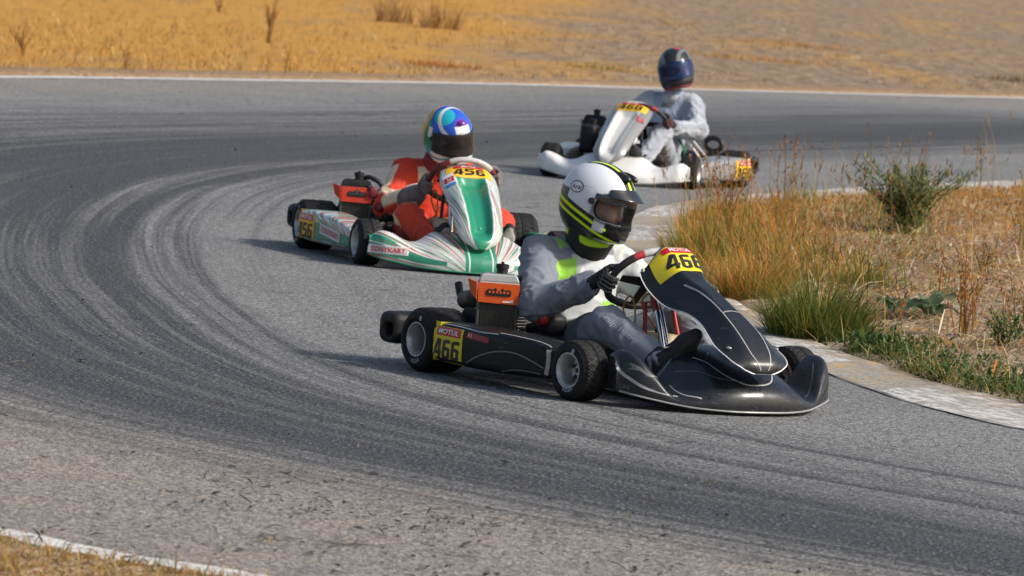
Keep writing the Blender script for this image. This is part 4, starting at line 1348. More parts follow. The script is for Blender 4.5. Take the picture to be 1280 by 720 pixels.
def wheel_rim_mat(name, base, arc, band, rough=.5):
    return pmat(name, base, rough, layers=(('arc', arc), ('band', band)), var=.2, vs=40, dust=.1)
KS = 6982.6/340.0
NAS23 = [(1.43, .145), (1.425, .19), (1.385, .265), (1.30, .345), (1.18, .425), (1.04, .505), (.92, .565), (.85, .602), (.79, .615), (.755, .60)]
HALF23 = [(0, .035), (.045, .085), (.12, .122), (.28, .14), (.5, .152), (.7, .165), (.85, .162), (.95, .14), (1, .10)]
DROP23 = [(0, .015), (.1, .05), (.4, .075), (.7, .07), (.9, .05), (1, .03)]
KARTS = [
 dict(id=1, o=(.179, 1.193*KS), yaw=-.973, num='466', label='black go-kart with red frame and yellow number 466, nearest on the bend',
      frame_mat=M_RED, joint_mat=M_RED, carb_mat=M_RED, cover_mat=M_ORANGE, rad_top=M_SILVERP, emblem_mat=M_ORANGE, rad_yaw=-32,
      nose_x=1.56, nose_dy=.034, nose_w=.552, nose_T=[.258, .248, .205, .118, .088, .185, .235, .212], nose_mat=body_mat('charcoal_bodywork', (.0125, .014, .0175), .24, coat=.2, dust=.06, spec=.4), lip_mat=pmat('grey_lip_trim', (.30, .30, .30), .4, var=.3, vs=30),
      nas_path=[(1.595, .185), (1.582, .235), (1.49, .322), (1.39, .385), (1.29, .435), (1.16, .495), (1.06, .53), (1.0, .572), (.955, .612), (.91, .638), (.865, .646), (.835, .640)],
      nas_half=[(0, .055), (.015, .095), (.05, .130), (.10, .150), (.20, .155), (.34, .125), (.48, .096), (.64, .104), (.80, .154), (.9, .160), (.97, .130), (1, .09)],
      nas_drop=[(0, .005), (.1, .02), (.25, .045), (.5, .06), (.75, .085), (1, .06)], groove=0,
      num_top=.052, num_h=.160, num_mat=M_YELLOW, plate=(.245, .245, .1505, .170),
      pod_top=[(0, .235), (.3, .238), (.6, .236), (.85, .228), (1, .205)], steer=.10,
      wheel_y=-.03, wheel_z=.488, wheel_roll=.10, wheel_arc=.62, wheel_mat=wheel_rim_mat('suede_wheel_rim', (.016, .016, .017), (.50, .50, .51), (.45, .02, .03))),
 dict(id=2, o=(-.574, 1.553*KS), yaw=-1.293, num='456', label='green and white striped go-kart with amber number 456, second on the bend',
      frame_mat=M_DARKF, joint_mat=M_CHROME, carb_mat=pmat('dark_red_plastic', (.16, .015, .02), .4), cover_mat=M_REDOR, rad_top=M_BLACKP, emblem_mat=pmat('grey_ink', (.07, .07, .07), .5), rad_yaw=-8, rad_pos=(.30, -.445, -.035),
      nose_x=1.46, nose_w=.58, nose_T=[.215, .215, .208, .155, .160, .195, .203, .178], lip_mat=pmat('green_trim', (.02, .22, .12), .4), steer=.05,
      nas_dy=.05, nas_path=NAS23[:5]+[(1.04, .488), (.93, .535), (.86, .563), (.80, .576), (.765, .566)], nas_half=HALF23, nas_drop=DROP23, groove=.055, num_top=.075, num_h=.125, num_w=.80, num_mat=M_AMBER, plate=(.265, .28, .150, .165),
      pod_top=[(0, .235), (.3, .238), (.6, .225), (.85, .20), (1, .165)],
      wheel_y=.045, wheel_z=.468, wheel_roll=.15, wheel_arc=.72, wheel_mat=wheel_rim_mat('maroon_wheel_rim', (.12, .012, .015), (.50, .50, .50), (.20, .02, .02))),
 dict(id=3, o=(1.085, 2.109*KS), yaw=-1.902, num='468', label='white and silver go-kart with amber number 468, farthest on the bend',
      frame_mat=M_DARKF, joint_mat=M_RED, carb_mat=M_BLACKP, cover_mat=M_BLACKP, rad_top=M_BLACKP, emblem_mat=M_BLACKG, rad_yaw=-5,
      nose_x=1.46, nose_w=.60, nose_T=[.215, .215, .205, .155, .150, .180, .195, .17], lip_mat=M_STEEL, steer=.12,
      nas_path=NAS23, nas_half=HALF23, nas_drop=DROP23, groove=.05, num_top=.085, num_h=.12, num_w=.80, num_mat=M_AMBER, plate=(.265, .28, .150, .165),
      pod_top=[(0, .235), (.3, .238), (.6, .225), (.85, .21), (1, .18)],
      wheel_y=.06, wheel_z=.455, wheel_roll=.0, wheel_arc=.5, wheel_mat=wheel_rim_mat('black_red_wheel_rim', (.02, .02, .02), (.05, .02, .03), (.40, .03, .05))),
]
GREEN = (.012, .24, .13)
for c in KARTS:
    if c['id'] == 1:
        c['nas_mat'], c['pod_mat'] = c['nose_mat'], body_mat('black_pod_plastic', (.009, .009, .0095), .36, coat=.04, dust=.07, spec=.18)
    if c['id'] == 2:
        c['nose_mat'] = body_mat('streaked_green_bodywork', (.70, .69, .66), .30, (('band', GREEN), ('mid', GREEN), ('lin', (.72, .72, .70))), fan=True, dust=.2)
        c['nas_mat'] = body_mat('streaked_green_panel', (.70, .69, .66), .22, (('mid', GREEN), ('cap', GREEN), ('lin', (.72, .72, .70))), fan=True, dust=.1)
        c['pod_mat'] = body_mat('streaked_pod', (.62, .61, .58), .30, (('band', GREEN), ('tip', GREEN)), fan=True, dust=.3)
    if c['id'] == 3:
        c['nose_mat'] = body_mat('white_bodywork', (.74, .735, .71), .38, coat=.2, dust=.25, grime=(.35, .3, .24))
        c['nas_mat'] = body_mat('silver_white_panel', (.66, .65, .61), .3, (('edge', (.20, .205, .21)), ('cap', (.45, .45, .44))), dust=.15)
        c['pod_mat'] = body_mat('silver_pod', (.28, .275, .27), .35, metal=.3, dust=.3)
KROOT = {c['id']: build_kart(c) for c in KARTS}
# ------------------------------------------------------------------ drivers (same local frame as their kart)
def cloth(name, base, layers, rough=.75, vs=5):
    M = NT(name)
    c = base
    for L in layers:
        c = M.mix(M.ramp(M.attr(L[0]), -.004, .004), c, L[1])
    n = M.noise(vs, 4, .6)
    c = M.mix(M.ramp(n, .5, .8, 0, .10), c, (.12, .11, .10))
    M.inp('Base Color', c)
    M.inp('Roughness', rough)
    M.inp('Specular IOR Level', .3)
    M.inp('Sheen Weight', .12)
    weave = M.noise(420, 2, .6)
    rn = M.n('TexNoise', {'Vector': M.map(M.pos(), (10, 15, 19)), 'Scale': 1.0, 'Detail': 2.0, 'Distortion': .8}, noise_type='RIDGED_MULTIFRACTAL')
    crs = M.ramp(rn.outputs[0], .25, 1.3)
    M.inp('Normal', M.bump(weave, .12, .002, M.bump(crs, .55, .016)))
    return M.m
SKIN = pmat('skin', (.52, .28, .19), .5, var=.15)

def build_body(c):
    J = {k: A(*v) for k, v in c['J'].items()}
    Lt = A(0, 1, 0)
    prims = []      # name, fn, blend
    def add(n, k, *a, **kw):
        prims.append((n, k, a, kw))
    g = c.get('bulk', 1.0)
    add('pelvis', .05, J['hip']+A(0, -.07, 0), J['hip']+A(0, .07, 0), .115*g, .115*g)
    add('torso', .05, J['hip']+A(.0, 0, .04), J['waist'], .105*g, .112*g, wide=Lt, wr=1.38)
    add('torso', .06, J['waist'], J['chest'], .112*g, .118*g, wide=Lt, wr=1.48)
    add('torso', .05, J['shR']*.78+J['shL']*.22, J['shL']*.78+J['shR']*.22, .082*g, .082*g)
    add('torso', .05, J['chest']*.3+(J['shR']+J['shL'])*.35, J['neck'], .095, .070)
    for s in 'RL':
        add('arm'+s, .04, J['sh'+s], J['el'+s], .086*g, .072*g)
        add('fore'+s, .03, J['el'+s], J['wr'+s], .070*g, .050*g)
        add('thigh'+s, .04, J['hip']+A(.02, (-.085 if s == 'R' else .085), -.01), J['kn'+s], .096*g, .073*g)
        add('calf'+s, .03, J['kn'+s], J['an'+s], .072*g, .058*g)
    def field(p):
        d = None
        for n, k, a, kw in prims:
            q = cone(p, *a, **kw)
            d = q if d is None else smin(d, q, k)
        return d
    allp = np.concatenate([[a[0], a[1]] for _, _, a, _ in prims])
    v, f = sdf_mesh(field, allp.min(0)-.16, allp.max(0)+.16, .0085 if c['id'] == 1 else .0105)
    # nearest limb, along-limb parameter
    D = np.stack([cone(v, *a, **kw) for _, _, a, kw in prims], 1)
    near_ = D.argmin(1)
    N = vnormals(v, f)
    disp = np.zeros(len(v))
    for i, (n, k, a, kw) in enumerate(prims):
        wgt = np.exp(-np.maximum(D[:, i], 0)/.022)
        ba = a[1]-a[0]; L = np.linalg.norm(ba); ba = ba/L
        t = (v-a[0]) @ ba
        o = v-a[0]-t[:, None]*ba
        e1 = np.cross(ba, A(.3, .5, .8)); e1 /= np.linalg.norm(e1); e2 = np.cross(ba, e1)
        an = np.arctan2(o @ e2, o @ e1)
        q = np.stack([t*(15 if n[:5] != 'torso' else 8)+1.3*np.sin(an+i), np.cos(an)*.9+i*5, np.sin(an)*.9+t*3], 1)
        r = np.clip(1-np.abs(fbm(q, 2, 40+i))*5.0, -.25, 1)
        q2 = np.stack([t*9+np.cos(an)*1.1, np.cos(an)*.8+7*i-t*5, np.sin(an)*.8], 1)
        r2 = np.clip(1-np.abs(vnoise(q2, 60+i))*4.6, -.25, 1)
        ampl = .0105 if n[:4] in ('fore', 'calf', 'armR', 'armL') else .0095
        bend = .38+.95*np.exp(-((t-L)/.08)**2)+.7*np.exp(-(t/.08)**2)
        disp += wgt*(r*ampl*bend+r2*.0055)/max(1, 1)
    tot = np.exp(-np.maximum(D, 0)/.022).sum(1)
    v = v+N*(disp/np.maximum(tot, .6)*1.05)[:, None]
    names = np.array([p[0] for p in prims])[near_]
    tpar = np.zeros(len(v))
    for i, (n, k, a, kw) in enumerate(prims):
        m = near_ == i
        ba = a[1]-a[0]
        tpar[m] = (v[m]-a[0]) @ ba/(ba @ ba)
    at = c['paint'](v, N, names, tpar, J, prims, D)
    o = obj('person', v, f, c['suit'], None, attrs=at, angle=None)
    tag(o, c['label'], 'person', 'drivers in the go-karts')
    return o, J

HEAD0 = lambda p: smin(ellip(p, (-.015, 0, .025), (.160, .131, .142)), ellip(p, (-.012, 0, -.045), (.148, .126, .120)), .03)
def shell_field(p):
    d = HEAD0(p)
    d = smin(d, cone(p, (.050, -.045, -.080), (.050, .045, -.080), .074, .074), .04)
    d = smin(d, cone(p, (.098, -.022, -.092), (.098, .022, -.092), .050, .050), .04)
    return smax(d, -(p[:, 2]+.150-.10*p[:, 0]), .02)
def on_shell(az, el, off, c0=A(0, 0, 0)):
    """march outwards from c0 to the helmet surface, arrays of azimuth/elevation (radians)"""
    az, el = np.broadcast_arrays(az, el)
    d = np.stack([np.cos(el)*np.cos(az), np.cos(el)*np.sin(az), np.sin(el)], -1)
    sh = d.shape[:-1]
    d = d.reshape(-1, 3)
    t = np.full(len(d), .30)
    for _ in range(60):
        t = t-shell_field(c0+d*t[:, None])*.8
    P = c0+d*(t+np.broadcast_to(off, sh).ravel())[:, None]
    return P.reshape(*sh, 3)
def opening(p):
    return sbox(p, (.165, 0, .004), (.140, .20, .052), .042)
_HG = {}
def helmet_geo():
    if not _HG:
        fn = lambda p: np.maximum(smax(shell_field(p), -opening(p), .008), -ellip(p, (-.005, 0, -.05), (.112, .098, .135))*1.0)
        _HG['v'], _HG['f'] = sdf_mesh(fn, (-.20, -.15, -.18), (.18, .15, .19), .0062)
    return _HG['v'].copy(), _HG['f']
def head_field(p):
    d = ellip(p, (-.012, 0, -.012), (.100, .080, .122))
    d = smin(d, ellip(p, (.028, 0, -.062), (.062, .060, .062)), .03)
    for s in (-1, 1):
        d = smin(d, ellip(p, (.078, s*.030, .024), (.016, .028, .010)), .015)
        d = smax(d, -ellip(p, (.098, s*.033, .002), (.018, .020, .013)), .012)
        d = smin(d, ellip(p, (.066, s*.045, -.032), (.022, .024, .020)), .02)
    d = smin(d, cone(p, (.084, 0, .012), (.108, 0, -.030), .008, .013), .012)
    for s in (-1, 1):
        d = smin(d, ellip(p, (.098, s*.010, -.033), (.010, .009, .008)), .006)
    d = smin(d, ellip(p, (.084, 0, -.066), (.010, .026, .007)), .008)
    d = smin(d, ellip(p, (.086, 0, -.079), (.009, .020, .008)), .006)
    return d

def build_helmet(c, person):
    hp = c['helmet']
    M = Matrix.Translation(hp['pos']) @ Matrix.Rotation(hp['yaw'], 4, 'Z') @ Matrix.Rotation(hp['pitch'], 4, 'Y') @ Matrix.Rotation(hp['roll'], 4, 'X') @ Matrix.Scale(hp['size'], 4)
    v, f = helmet_geo()
    at = hp['paint'](v)
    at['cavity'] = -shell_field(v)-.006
    ho = obj('helmet', v, f, hp['mat'], person, attrs=at, angle=None)
    ho.matrix_local = M
    # visor
    az, el = np.meshgrid(np.linspace(-1.42, 1.42, 61), np.linspace(-.40, hp.get('visor_top', .46), 17), indexing='ij')
    el = el*(1-.12*np.abs(az/1.42)**3)
    P = on_shell(az, el, .0045)
    t = (el+.40)/.86
    vo = obj('visor', P.reshape(-1, 3), grid_faces(61, 17), hp['visor'], ho, attrs={'tint': (el-.20).ravel(), 'tn': t.ravel()}, angle=None)
    md = vo.modifiers.new('shell', 'SOLIDIFY'); md.thickness = .0022; md.offset = 1
    for s in (-1, 1):
        p = on_shell(A(s*1.50), A(.10), A(.004))[0]
        n = p/np.linalg.norm(p)
        q = tube([p-n*.004, p+n*.003], [.014, .012], 20)
        obj('visor_pivot', *q, hp['pivot'], ho)
    if c['id'] != 3:
        vh, fh = sdf_mesh(head_field, (-.13, -.10, -.15), (.13, .10, .13), .005)
        e = np.maximum(vh[:, 2]-.024, -.052-vh[:, 2])
        hd = obj('head', vh, fh, pmat('face_skin_%d' % c['id'], (.64, .38, .28), .5, layers=(('hood', hp['hood']), ('brow', (.03, .02, .015)), ('lip', (.36, .13, .11))), var=.1), ho,
                 attrs={'hood': e, 'brow': .0035-np.hypot((np.abs(vh[:, 1])-.033)*.30, vh[:, 2]-.021), 'lip': np.minimum(.004-np.abs(vh[:, 2]+.072)*.5, .024-np.abs(vh[:, 1]))}, angle=None)
    for s in (-1, 1):
        p = on_shell(A(s*.42), A(.98), A(.0))[0]
        top = MB(); top.add(tube([p+A(-.055, 0, .004), p+A(-.03, 0, .010), p+A(.012, 0, .006), p+A(.022, 0, -.004)], [.010, .015, .014, .009], 10, 14))
        if c['id'] == 1: top.build('vent', [M_BLACKG], ho)
    q = on_shell(np.linspace(-.25, .25, 9)[:, None], A(-.72, -.66, -.60), .003)
    if c['id'] == 1:
        obj('chin_vent', q.reshape(-1, 3), grid_faces(9, 3), M_BLACKG, ho)
        az, t = np.meshgrid(np.linspace(-1.02, 1.02, 41), np.linspace(0, 1, 12), indexing='ij')
        el = .68-.33*t-.10*(np.abs(az)/1.02)**2*(1-t)
        off = .005+.032*t**1.3*np.cos(np.clip(az*1.35, -1.5, 1.5))**1.5
        P = on_shell(az, el, off)
        po = obj('visor_peak', P.reshape(-1, 3), grid_faces(41, 12), pmat('dark_smoked_peak', (.012, .016, .022), .16, var=.1, coat=.5), ho, angle=None)
        md = po.modifiers.new('shell', 'SOLIDIFY'); md.thickness = .003; md.offset = 1
    b = bvh_of(ho)
    if c['id'] in (1, 2):
        an = np.linspace(0, 2*np.pi, 28, endpoint=False)
        def disc(a_, b_, k):
            r_ = np.linspace(0.05, 1, 4)
            g = np.stack([np.outer(r_, np.cos(an))*a_, np.outer(r_, np.sin(an))*b_, np.zeros((4, 28))], -1)
            fc = grid_faces(4, 28, False, True).tolist()+[tuple(range(28))]
            return g.reshape(-1, 3), fc, k
        ta, tb = text_vf('Arai', .020, .1, .01)
        if c['id'] == 1:
            for s in (-1, 1):
                pcs = [disc(.033, .025, 0), disc(.029, .021, 1), (ta, tb, 0)]
                mb = decal(pcs, b, (-.075, s*.18, .045), (-s*1, 0, .2), (.2*s*s, 0, 1), .0008, .4, .0006)
                mb.build('logo', [M_INK, M_WHITEINK], ho, smooth=False)
                pcs = [((np.array([(-.018, -.016, 0), (.020, -.016, 0), (.020, .02, 0), (.004, .02, 0)])), [(0, 1, 2, 3)], 0)]
                mb = decal(pcs, b, (.055, s*.18, -.075), (-s*1, 0, .2), (.2, 0, 1), .001, .4)
                mb.build('grey_sticker', [pmat('faded_sticker', (.46, .40, .40), .5)], ho, smooth=False)
        else:
            pcs = [disc(.022, .015, 0), disc(.0195, .0125, 1), (ta*.62, tb, 0)]
            mb = decal(pcs, b, (.20, -.015, .085), (0, 1, 0), (-.4, 0, 1), .0008, .4, .0006)
            mb.build('logo', [M_INK, M_WHITEINK], ho, smooth=False)
            mb = MB().add(uvsphere(on_shell(A(0.0), A(.88), A(.0))[0], (.022, .028, .014)))
            mb.build('vent', [pmat('purple_gloss', (.16, .03, .30), .2, coat=.6)], ho)
    return ho

def build_glove(c, person, side, J):
    """five gloved fingers closed round the steering-wheel rim"""
    k = c['kart']
    wc, N_ = A(.745, k['wheel_y'], k['wheel_z']), A(-.80, 0, .60)
    wu, wl = A(.60, 0, .80), A(0, 1, 0)
    a = c['hand_'+side]
    Rd = math.cos(a)*wu+math.sin(a)*wl
    T = (-math.sin(a)*wu+math.cos(a)*wl)*(-1 if math.sin(a) > 0 else 1)
    if T[2] < 0:
        T = -T
    rr_ = .175*(1-.03*math.cos(2*(a-k['wheel_roll'])))*1.03
    P = wc+Rd*rr_
    wr = J['wr'+side]
    prims = []
    rho = .0275
    wdir = wr-P; wdir /= np.linalg.norm(wdir)
    lens = [.92, 1.0, .95, .80]
    for i in range(4):
        o = T*(.033-.022*i)
        pt = lambda ps, ro: P+o+Rd*(ro*math.cos(ps))-N_*(ro*math.sin(ps))
        L = lens[i]
        mcp = pt(-1.1, .040)
        pip = pt(-.05-.06*i, .033)
        dip = pt(.95*L+.1, rho)
        tip = pt(1.95*L, rho*.98)
        prims += [(mcp, pip, .0135, .0120), (pip, dip, .0118, .0108), (dip, tip, .0108, .0092)]
        prims.append((wr*.62+mcp*.38+o*.15, mcp, .021, .0165))
    prims.append((wr, wr*.55+(P+N_*.035+Rd*.02)*.45, .034, .030))
    th0 = wr*.55+P*.45+T*.028+N_*.022
    th1 = P+T*.050+N_*.034+Rd*.004
    th2 = P+T*.066+N_*.024-Rd*.020
    prims += [(th0, th1, .018, .014), (th1, th2, .0135, .0105)]
    def fld(p):
        d = None
        for q in prims:
            e = cone(p, *q)
            d = e if d is None else smin(d, e, .0065)
        cuff = cone(p, wr-wdir*.008, wr+wdir*.052, *c.get('cuff', (.034, .030)))
        return smin(d, cuff, .012)
    pts = np.array([q[0] for q in prims]+[q[1] for q in prims])
    v, f = sdf_mesh(fld, pts.min(0)-.09, pts.max(0)+.07, .0042)
    t = (v-wr) @ wdir
    # seams down the backs of the fingers
    seam = np.full(len(v), -1.0)
    for i in range(4):
        q = prims[i*4+1]
        seam = np.maximum(seam, .0022-np.abs((v-q[0]) @ T)-(.0 if True else 0))
    nearf = np.min([cone(v, *prims[i*4+j]) for i in range(4) for j in range(3)], 0)
    seam = np.minimum(seam, .003-nearf)
    strap = np.minimum(np.minimum(t+.002, .020-t), (v-wr) @ (Rd-N_*.2)-.010)
    o = obj('glove', v, f, c['glove'], person, attrs={'seam': seam, 'strap': strap, 'cuff': t-.038}, angle=None)
    return o
def build_boot(c, person, side, J):
    an = J['an'+side]
    d = c['toe_'+side]
    d = A(*d); d /= np.linalg.norm(d)
    sh = J['kn'+side]-an; sh /= np.linalg.norm(sh)
    up = sh-d*(sh @ d); up /= np.linalg.norm(up)
    heel = an-up*.055-d*.05
    ball = heel+d*.19
    toe = heel+d*.245
    def fld(p):
        q = cone(p, an+sh*.06, an-up*.01, .058, .050)
        q = smin(q, cone(p, heel+up*.012, ball+up*.008, .036, .043), .03)
        q = smin(q, cone(p, an-up*.005, ball+up*.012, .046, .034), .03)
        q = smin(q, cone(p, ball+up*.008, toe+up*.004, .043, .030), .02)
        return smax(q, -((p-heel) @ up+.028), .008)
    pts = np.array([an+sh*.06, heel, toe])
    v, f = sdf_mesh(fld, pts.min(0)-.08, pts.max(0)+.08, .0065)
    s = (v-heel) @ up
    L = (v-heel) @ d
    at = {'sole': -.016-s, 'mark': np.minimum(np.minimum(.010-np.abs(s-.012), L-.05), .16-L)}
    obj('boot', v, f, c['boot'], person, attrs=at, angle=60)

def build_driver(c):
    o, J = build_body(c)
    c['kart'] = {k['id']: k for k in KARTS}[c['id']]
    build_helmet(c, o)
    for s in 'RL':
        build_glove(c, o, s, J)
        build_boot(c, o, s, J)
    # collar / neck support
    n = J['neck']; hp = A(*c['helmet']['pos'])
    ax = hp-n; ax /= np.linalg.norm(ax)
    P0 = n+ax*c.get('collar_up', -.035)
    e1 = np.cross(ax, A(0, 1, 0)); e1 /= np.linalg.norm(e1); e2 = np.cross(ax, e1)
    an = np.linspace(0, 2*np.pi, 40, endpoint=False)
    rings = []
    for r, h in c['collar_prof']:
        w = 1+.03*np.sin(an*3)
        rings.append(P0+ax*h+(r*w)[:, None]*(np.cos(an)[:, None]*e1*1.02+np.sin(an)[:, None]*e2*1.08))
    v, f = loft(rings, cap=False)
    rel = v-P0
    at = {'lime': np.minimum((np.abs(np.arctan2(rel @ e2, rel @ e1*-1))-0.0)-.0, 1)*0+np.minimum(rel @ ax-.030, .075-rel @ ax), 'gap': np.cos(np.arctan2(rel @ e2, rel @ e1)*3+1)-.55}
    at['lime'] = np.minimum(at['lime'], -at['gap']*.05)
    co = obj('collar', v, f, c['collar'], o, attrs=at, angle=None)
    md = co.modifiers.new('shell', 'SOLIDIFY'); md.thickness = .012; md.offset = 0
    o.location = (c['kart']['o'][0], c['kart']['o'][1], 0)
    o.rotation_euler = (0, 0, c['kart']['yaw'])
    return o, J

mn = np.minimum
def box_sd(v, c, h):
    return (np.asarray(h)-np.abs(v-np.asarray(c))).min(1)
def is_(names, *k):
    return np.isin(names, k)
def paint1(v, N, names, t, J, prims, D):
    fr = N[:, 0]
    Dm = {n: np.min(D[:, [i for i, p in enumerate(prims) if p[0] == n]], 1) for n in set(p[0] for p in prims)}
    arm = np.minimum(Dm['armR'], Dm['foreR'])
    tor = Dm['torso']
    leg = np.minimum.reduce([Dm['thighR'], Dm['thighL'], Dm['calfR'], Dm['calfL'], Dm['pelvis']])
    ont = np.minimum(arm, np.minimum(Dm['armL'], leg))-tor     # >0 on the torso
    x, y, z = v.T
    white = mn(mn(ont-.0, y+.115-.25*(z-.45)), x-.13)
    white = mn(mn(white, z-.20), .555-z)
    larm = mn(tor-Dm['armL'], N[:, 0]*.06+.01)
    white = np.maximum(white, mn(np.minimum(tor, arm)-np.minimum(Dm['armL'], Dm['foreL']), N[:, 0]*.05+.01))
    lime = mn(mn(mn(ont+.05, z-.435+.10*(y+.15)), .525-z+.2*(y+.15)), mn(-.085-y+.25*(z-.5), x-.16))
    lime2 = mn(mn(ont, .012-np.abs(np.hypot(x-.17, z-.56)-.05)), -.10-y)
    lime3 = mn(mn(ont, z-.24), mn(.36-z, mn(y-.03, .13-y)))
    pale = mn(mn(ont+.01, .055-np.abs(z-.235-.3*(y+.1))), -.02-y)
    dark = mn(mn(ont+.02, .02-np.abs(z-.452)), -.075-y)
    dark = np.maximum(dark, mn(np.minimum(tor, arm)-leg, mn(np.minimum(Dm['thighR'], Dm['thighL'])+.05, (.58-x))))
    return dict(white=white, lime=np.maximum(lime, np.maximum(lime2*1, lime3)), pale=pale, dark=dark, bright=mn(Dm['thighL']-Dm['calfL']+.05, y-.06))
def paint2(v, N, names, t, J, prims, D):
    Dm = {n: np.min(D[:, [i for i, p in enumerate(prims) if p[0] == n]], 1) for n in set(p[0] for p in prims)}
    x, y, z = v.T
    out = {}
    armR = np.minimum(Dm['armR'], Dm['foreR']); armL = np.minimum(Dm['armL'], Dm['foreL'])
    arm = np.minimum(armR, armL)
    tor = Dm['torso']
    leg = np.minimum.reduce([Dm['thighR'], Dm['thighL'], Dm['calfR'], Dm['calfL'], Dm['pelvis']])
    # cream chest panels above a line, cream outer arms with orange bands
    chest = mn(mn(arm-tor+.03, leg-tor), mn(mn(mn(z-(J['chest'][2]-.01), J['shR'][2]+.052-z), .16-np.abs(y-.02)), (.040-np.abs(np.abs(y-.02)-.075))*1.0))
    a = J['shR']; b = J['elR']; ba = (b-a)/np.linalg.norm(b-a)
    tR = (v-a) @ ba/np.linalg.norm(b-a)
    a2 = J['shL']; b2 = J['elL']; ba2 = (b2-a2)/np.linalg.norm(b2-a2)
    tL = (v-a2) @ ba2/np.linalg.norm(b2-a2)
    sl = mn(tor-arm-.004, -np.abs(np.where(y < 0, tR, tL)-.50)*.2+.085)
    sl = mn(sl, (.45-N[:, 0])*.12)
    fo = mn(np.minimum(tor, leg)-np.minimum(Dm['foreR'], Dm['foreL']), .006+N[:, 2]*.03+.0)
    fo = mn(fo, np.minimum(Dm['armR'], Dm['armL'])-np.minimum(Dm['foreR'], Dm['foreL'])-.006)
    kR = mn(.10-np.abs(x-.66), .022-np.abs(z-.255+.35*(x-.66)))
    patch = mn(kR, mn(tor-leg, -.18-y))
    patch2 = mn(mn(tor-leg, np.abs(N[:, 1])-.2), mn(.05-np.abs(x-.72), mn(-y-.05, .05))) if False else patch
    out['cream'] = np.maximum(np.maximum(chest, sl), np.maximum(fo, patch))
    kn = np.minimum(Dm['calfL'], Dm['calfR'])
    out['white'] = mn(mn(tor-kn, np.linalg.norm(v-(J['knR']+A(.1, .10, -.03)), axis=1)*-1+.11), y+.13)
    return out
def paint3(v, N, names, t, J, prims, D):
    Dm = {n: np.min(D[:, [i for i, p in enumerate(prims) if p[0] == n]], 1) for n in set(p[0] for p in prims)}
    x, y, z = v.T
    tor = Dm['torso']; arm = np.minimum(Dm['armL'], Dm['armR'])
    yl = y-J['chest'][1]
    return dict(blue=mn(mn(arm-tor, N[:, 0]*.05+.03), mn(z-.30, .13-np.abs(yl))), tagm=mn(mn(.018-np.abs(z-.585), .045-np.abs(yl)), N[:, 0]*.1), sleeve_band=mn(tor-np.minimum(Dm['armL'], Dm['foreL']), .018-np.abs(N[:, 2]-.35)*.06))  # last layer: darker grey band along the left sleeve

def hpaint1(v):
    x, y, z = v.T
    ay = np.abs(y)
    base = -.035-.26*x-z
    low = np.maximum(base, mn(-.105-x, .028-z))
    chin = mn(mn(x-.075, -.052-z), 1)
    black = np.maximum(np.maximum(low, chin), mn(mn(.052-ay-.10*np.clip(-x, 0, 1), z-.04), x+.10))
    s1 = .0062-np.abs(z+.058+.26*x)*.95
    s2 = .0055-np.abs(z+.088+.27*x)*.95
    st = np.maximum(mn(s1, .10-x+.0), s2)
    st = np.maximum(st, mn(mn(.0075-np.abs(ay-.024), z-.05), x+.085))
    patch = mn(mn(mn(x-.045, .092-x), z+.098), -.046-z)
    seam = np.maximum(.0009-np.abs(np.hypot(x+.02, (z+.045)*.9)-.098), .0009-np.abs(x+.055-.5*np.abs(z-.03)))
    seam = mn(mn(seam, ay-.085), mn(.085-z, z+.03))
    return dict(black=black, white2=mn(patch, ay-.06), lime=mn(st, -mn(patch, ay-.06)), seam=seam)
def hpaint2(v):
    x, y, z = v.T
    ay = np.abs(y)
    fr = x+.02
    d = np.hypot((x-.055)/1.0, y/.92)
    r3 = np.linalg.norm(v-A(.075, 0, .115), axis=1)
    blue = mn(.152-r3, z-.025)
    arc = .009-np.abs(r3-.108)
    arc = mn(arc, z-.02)
    plate = mn(mn(.048-ay, .019-np.abs(z-.088)), x-.06)
    side = mn(mn(.016-np.abs(x+.012), ay-.08), .030-np.abs(z-.045))
    white = np.maximum(np.maximum(arc, plate), side)
    gold = np.maximum(-.060-x+.2*(z-.05), mn(.06-np.abs(x+.03), z-.155+.0))
    ch = mn(-.060-z, x-.0)
    w2 = mn(ch, .011-np.abs(((z+.10+.35*ay)*1.0+.02) % .036-.018))
    teal = mn(mn(-.05-z, x+.06), .10-np.abs(x-.02)) 
    blk = mn(mn(-.115-z+.1*x, 1), 1)
    pur = .045-np.linalg.norm(v-A(.115, 0, .11), axis=1)
    cyan = mn(.06-np.linalg.norm(v-A(.02, -.06, .14), axis=1), blue)
    return dict(blue=blue, cyan=cyan, purple=pur, white=np.maximum(white, w2), gold=gold, teal=mn(teal, ay-.03), black=blk)
def hpaint3(v):
    x, y, z = v.T
    ay = np.abs(y)
    red = np.maximum(mn(.035-np.linalg.norm(v-A(.0, .045, .165), axis=1), 1), .006-np.abs(z+.135-.10*x))
    grey = mn(.012-np.abs(ay-.072+.25*(x-.05)), z-.045)
    pale = mn(.020-np.abs(x+.02+.6*(z-.1)), mn(ay-.06, z-.06))
    return dict(red=red, grey=np.maximum(grey, pale))
def helmet_mat(name, base, layers, rough=.18):
    M = NT(name)
    c = base
    for L in layers:
        c = M.mix(M.ramp(M.attr(L[0]), -.0011, .0011), c, L[1])
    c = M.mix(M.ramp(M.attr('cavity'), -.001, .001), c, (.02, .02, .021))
    n = M.noise(30, 4)
    M.inp('Base Color', M.mix(M.ramp(n, .55, .8, 0, .08), c, (.2, .18, .16)))
    M.inp('Specular IOR Level', .35)
    M.inp('Roughness', M.fmix(M.ramp(M.attr('cavity'), -.001, .001), M.ramp(n, .3, .7, rough, rough+.12), .9))
    M.inp('Coat Weight', .25); M.inp('Coat Roughness', .06)
    return M.m
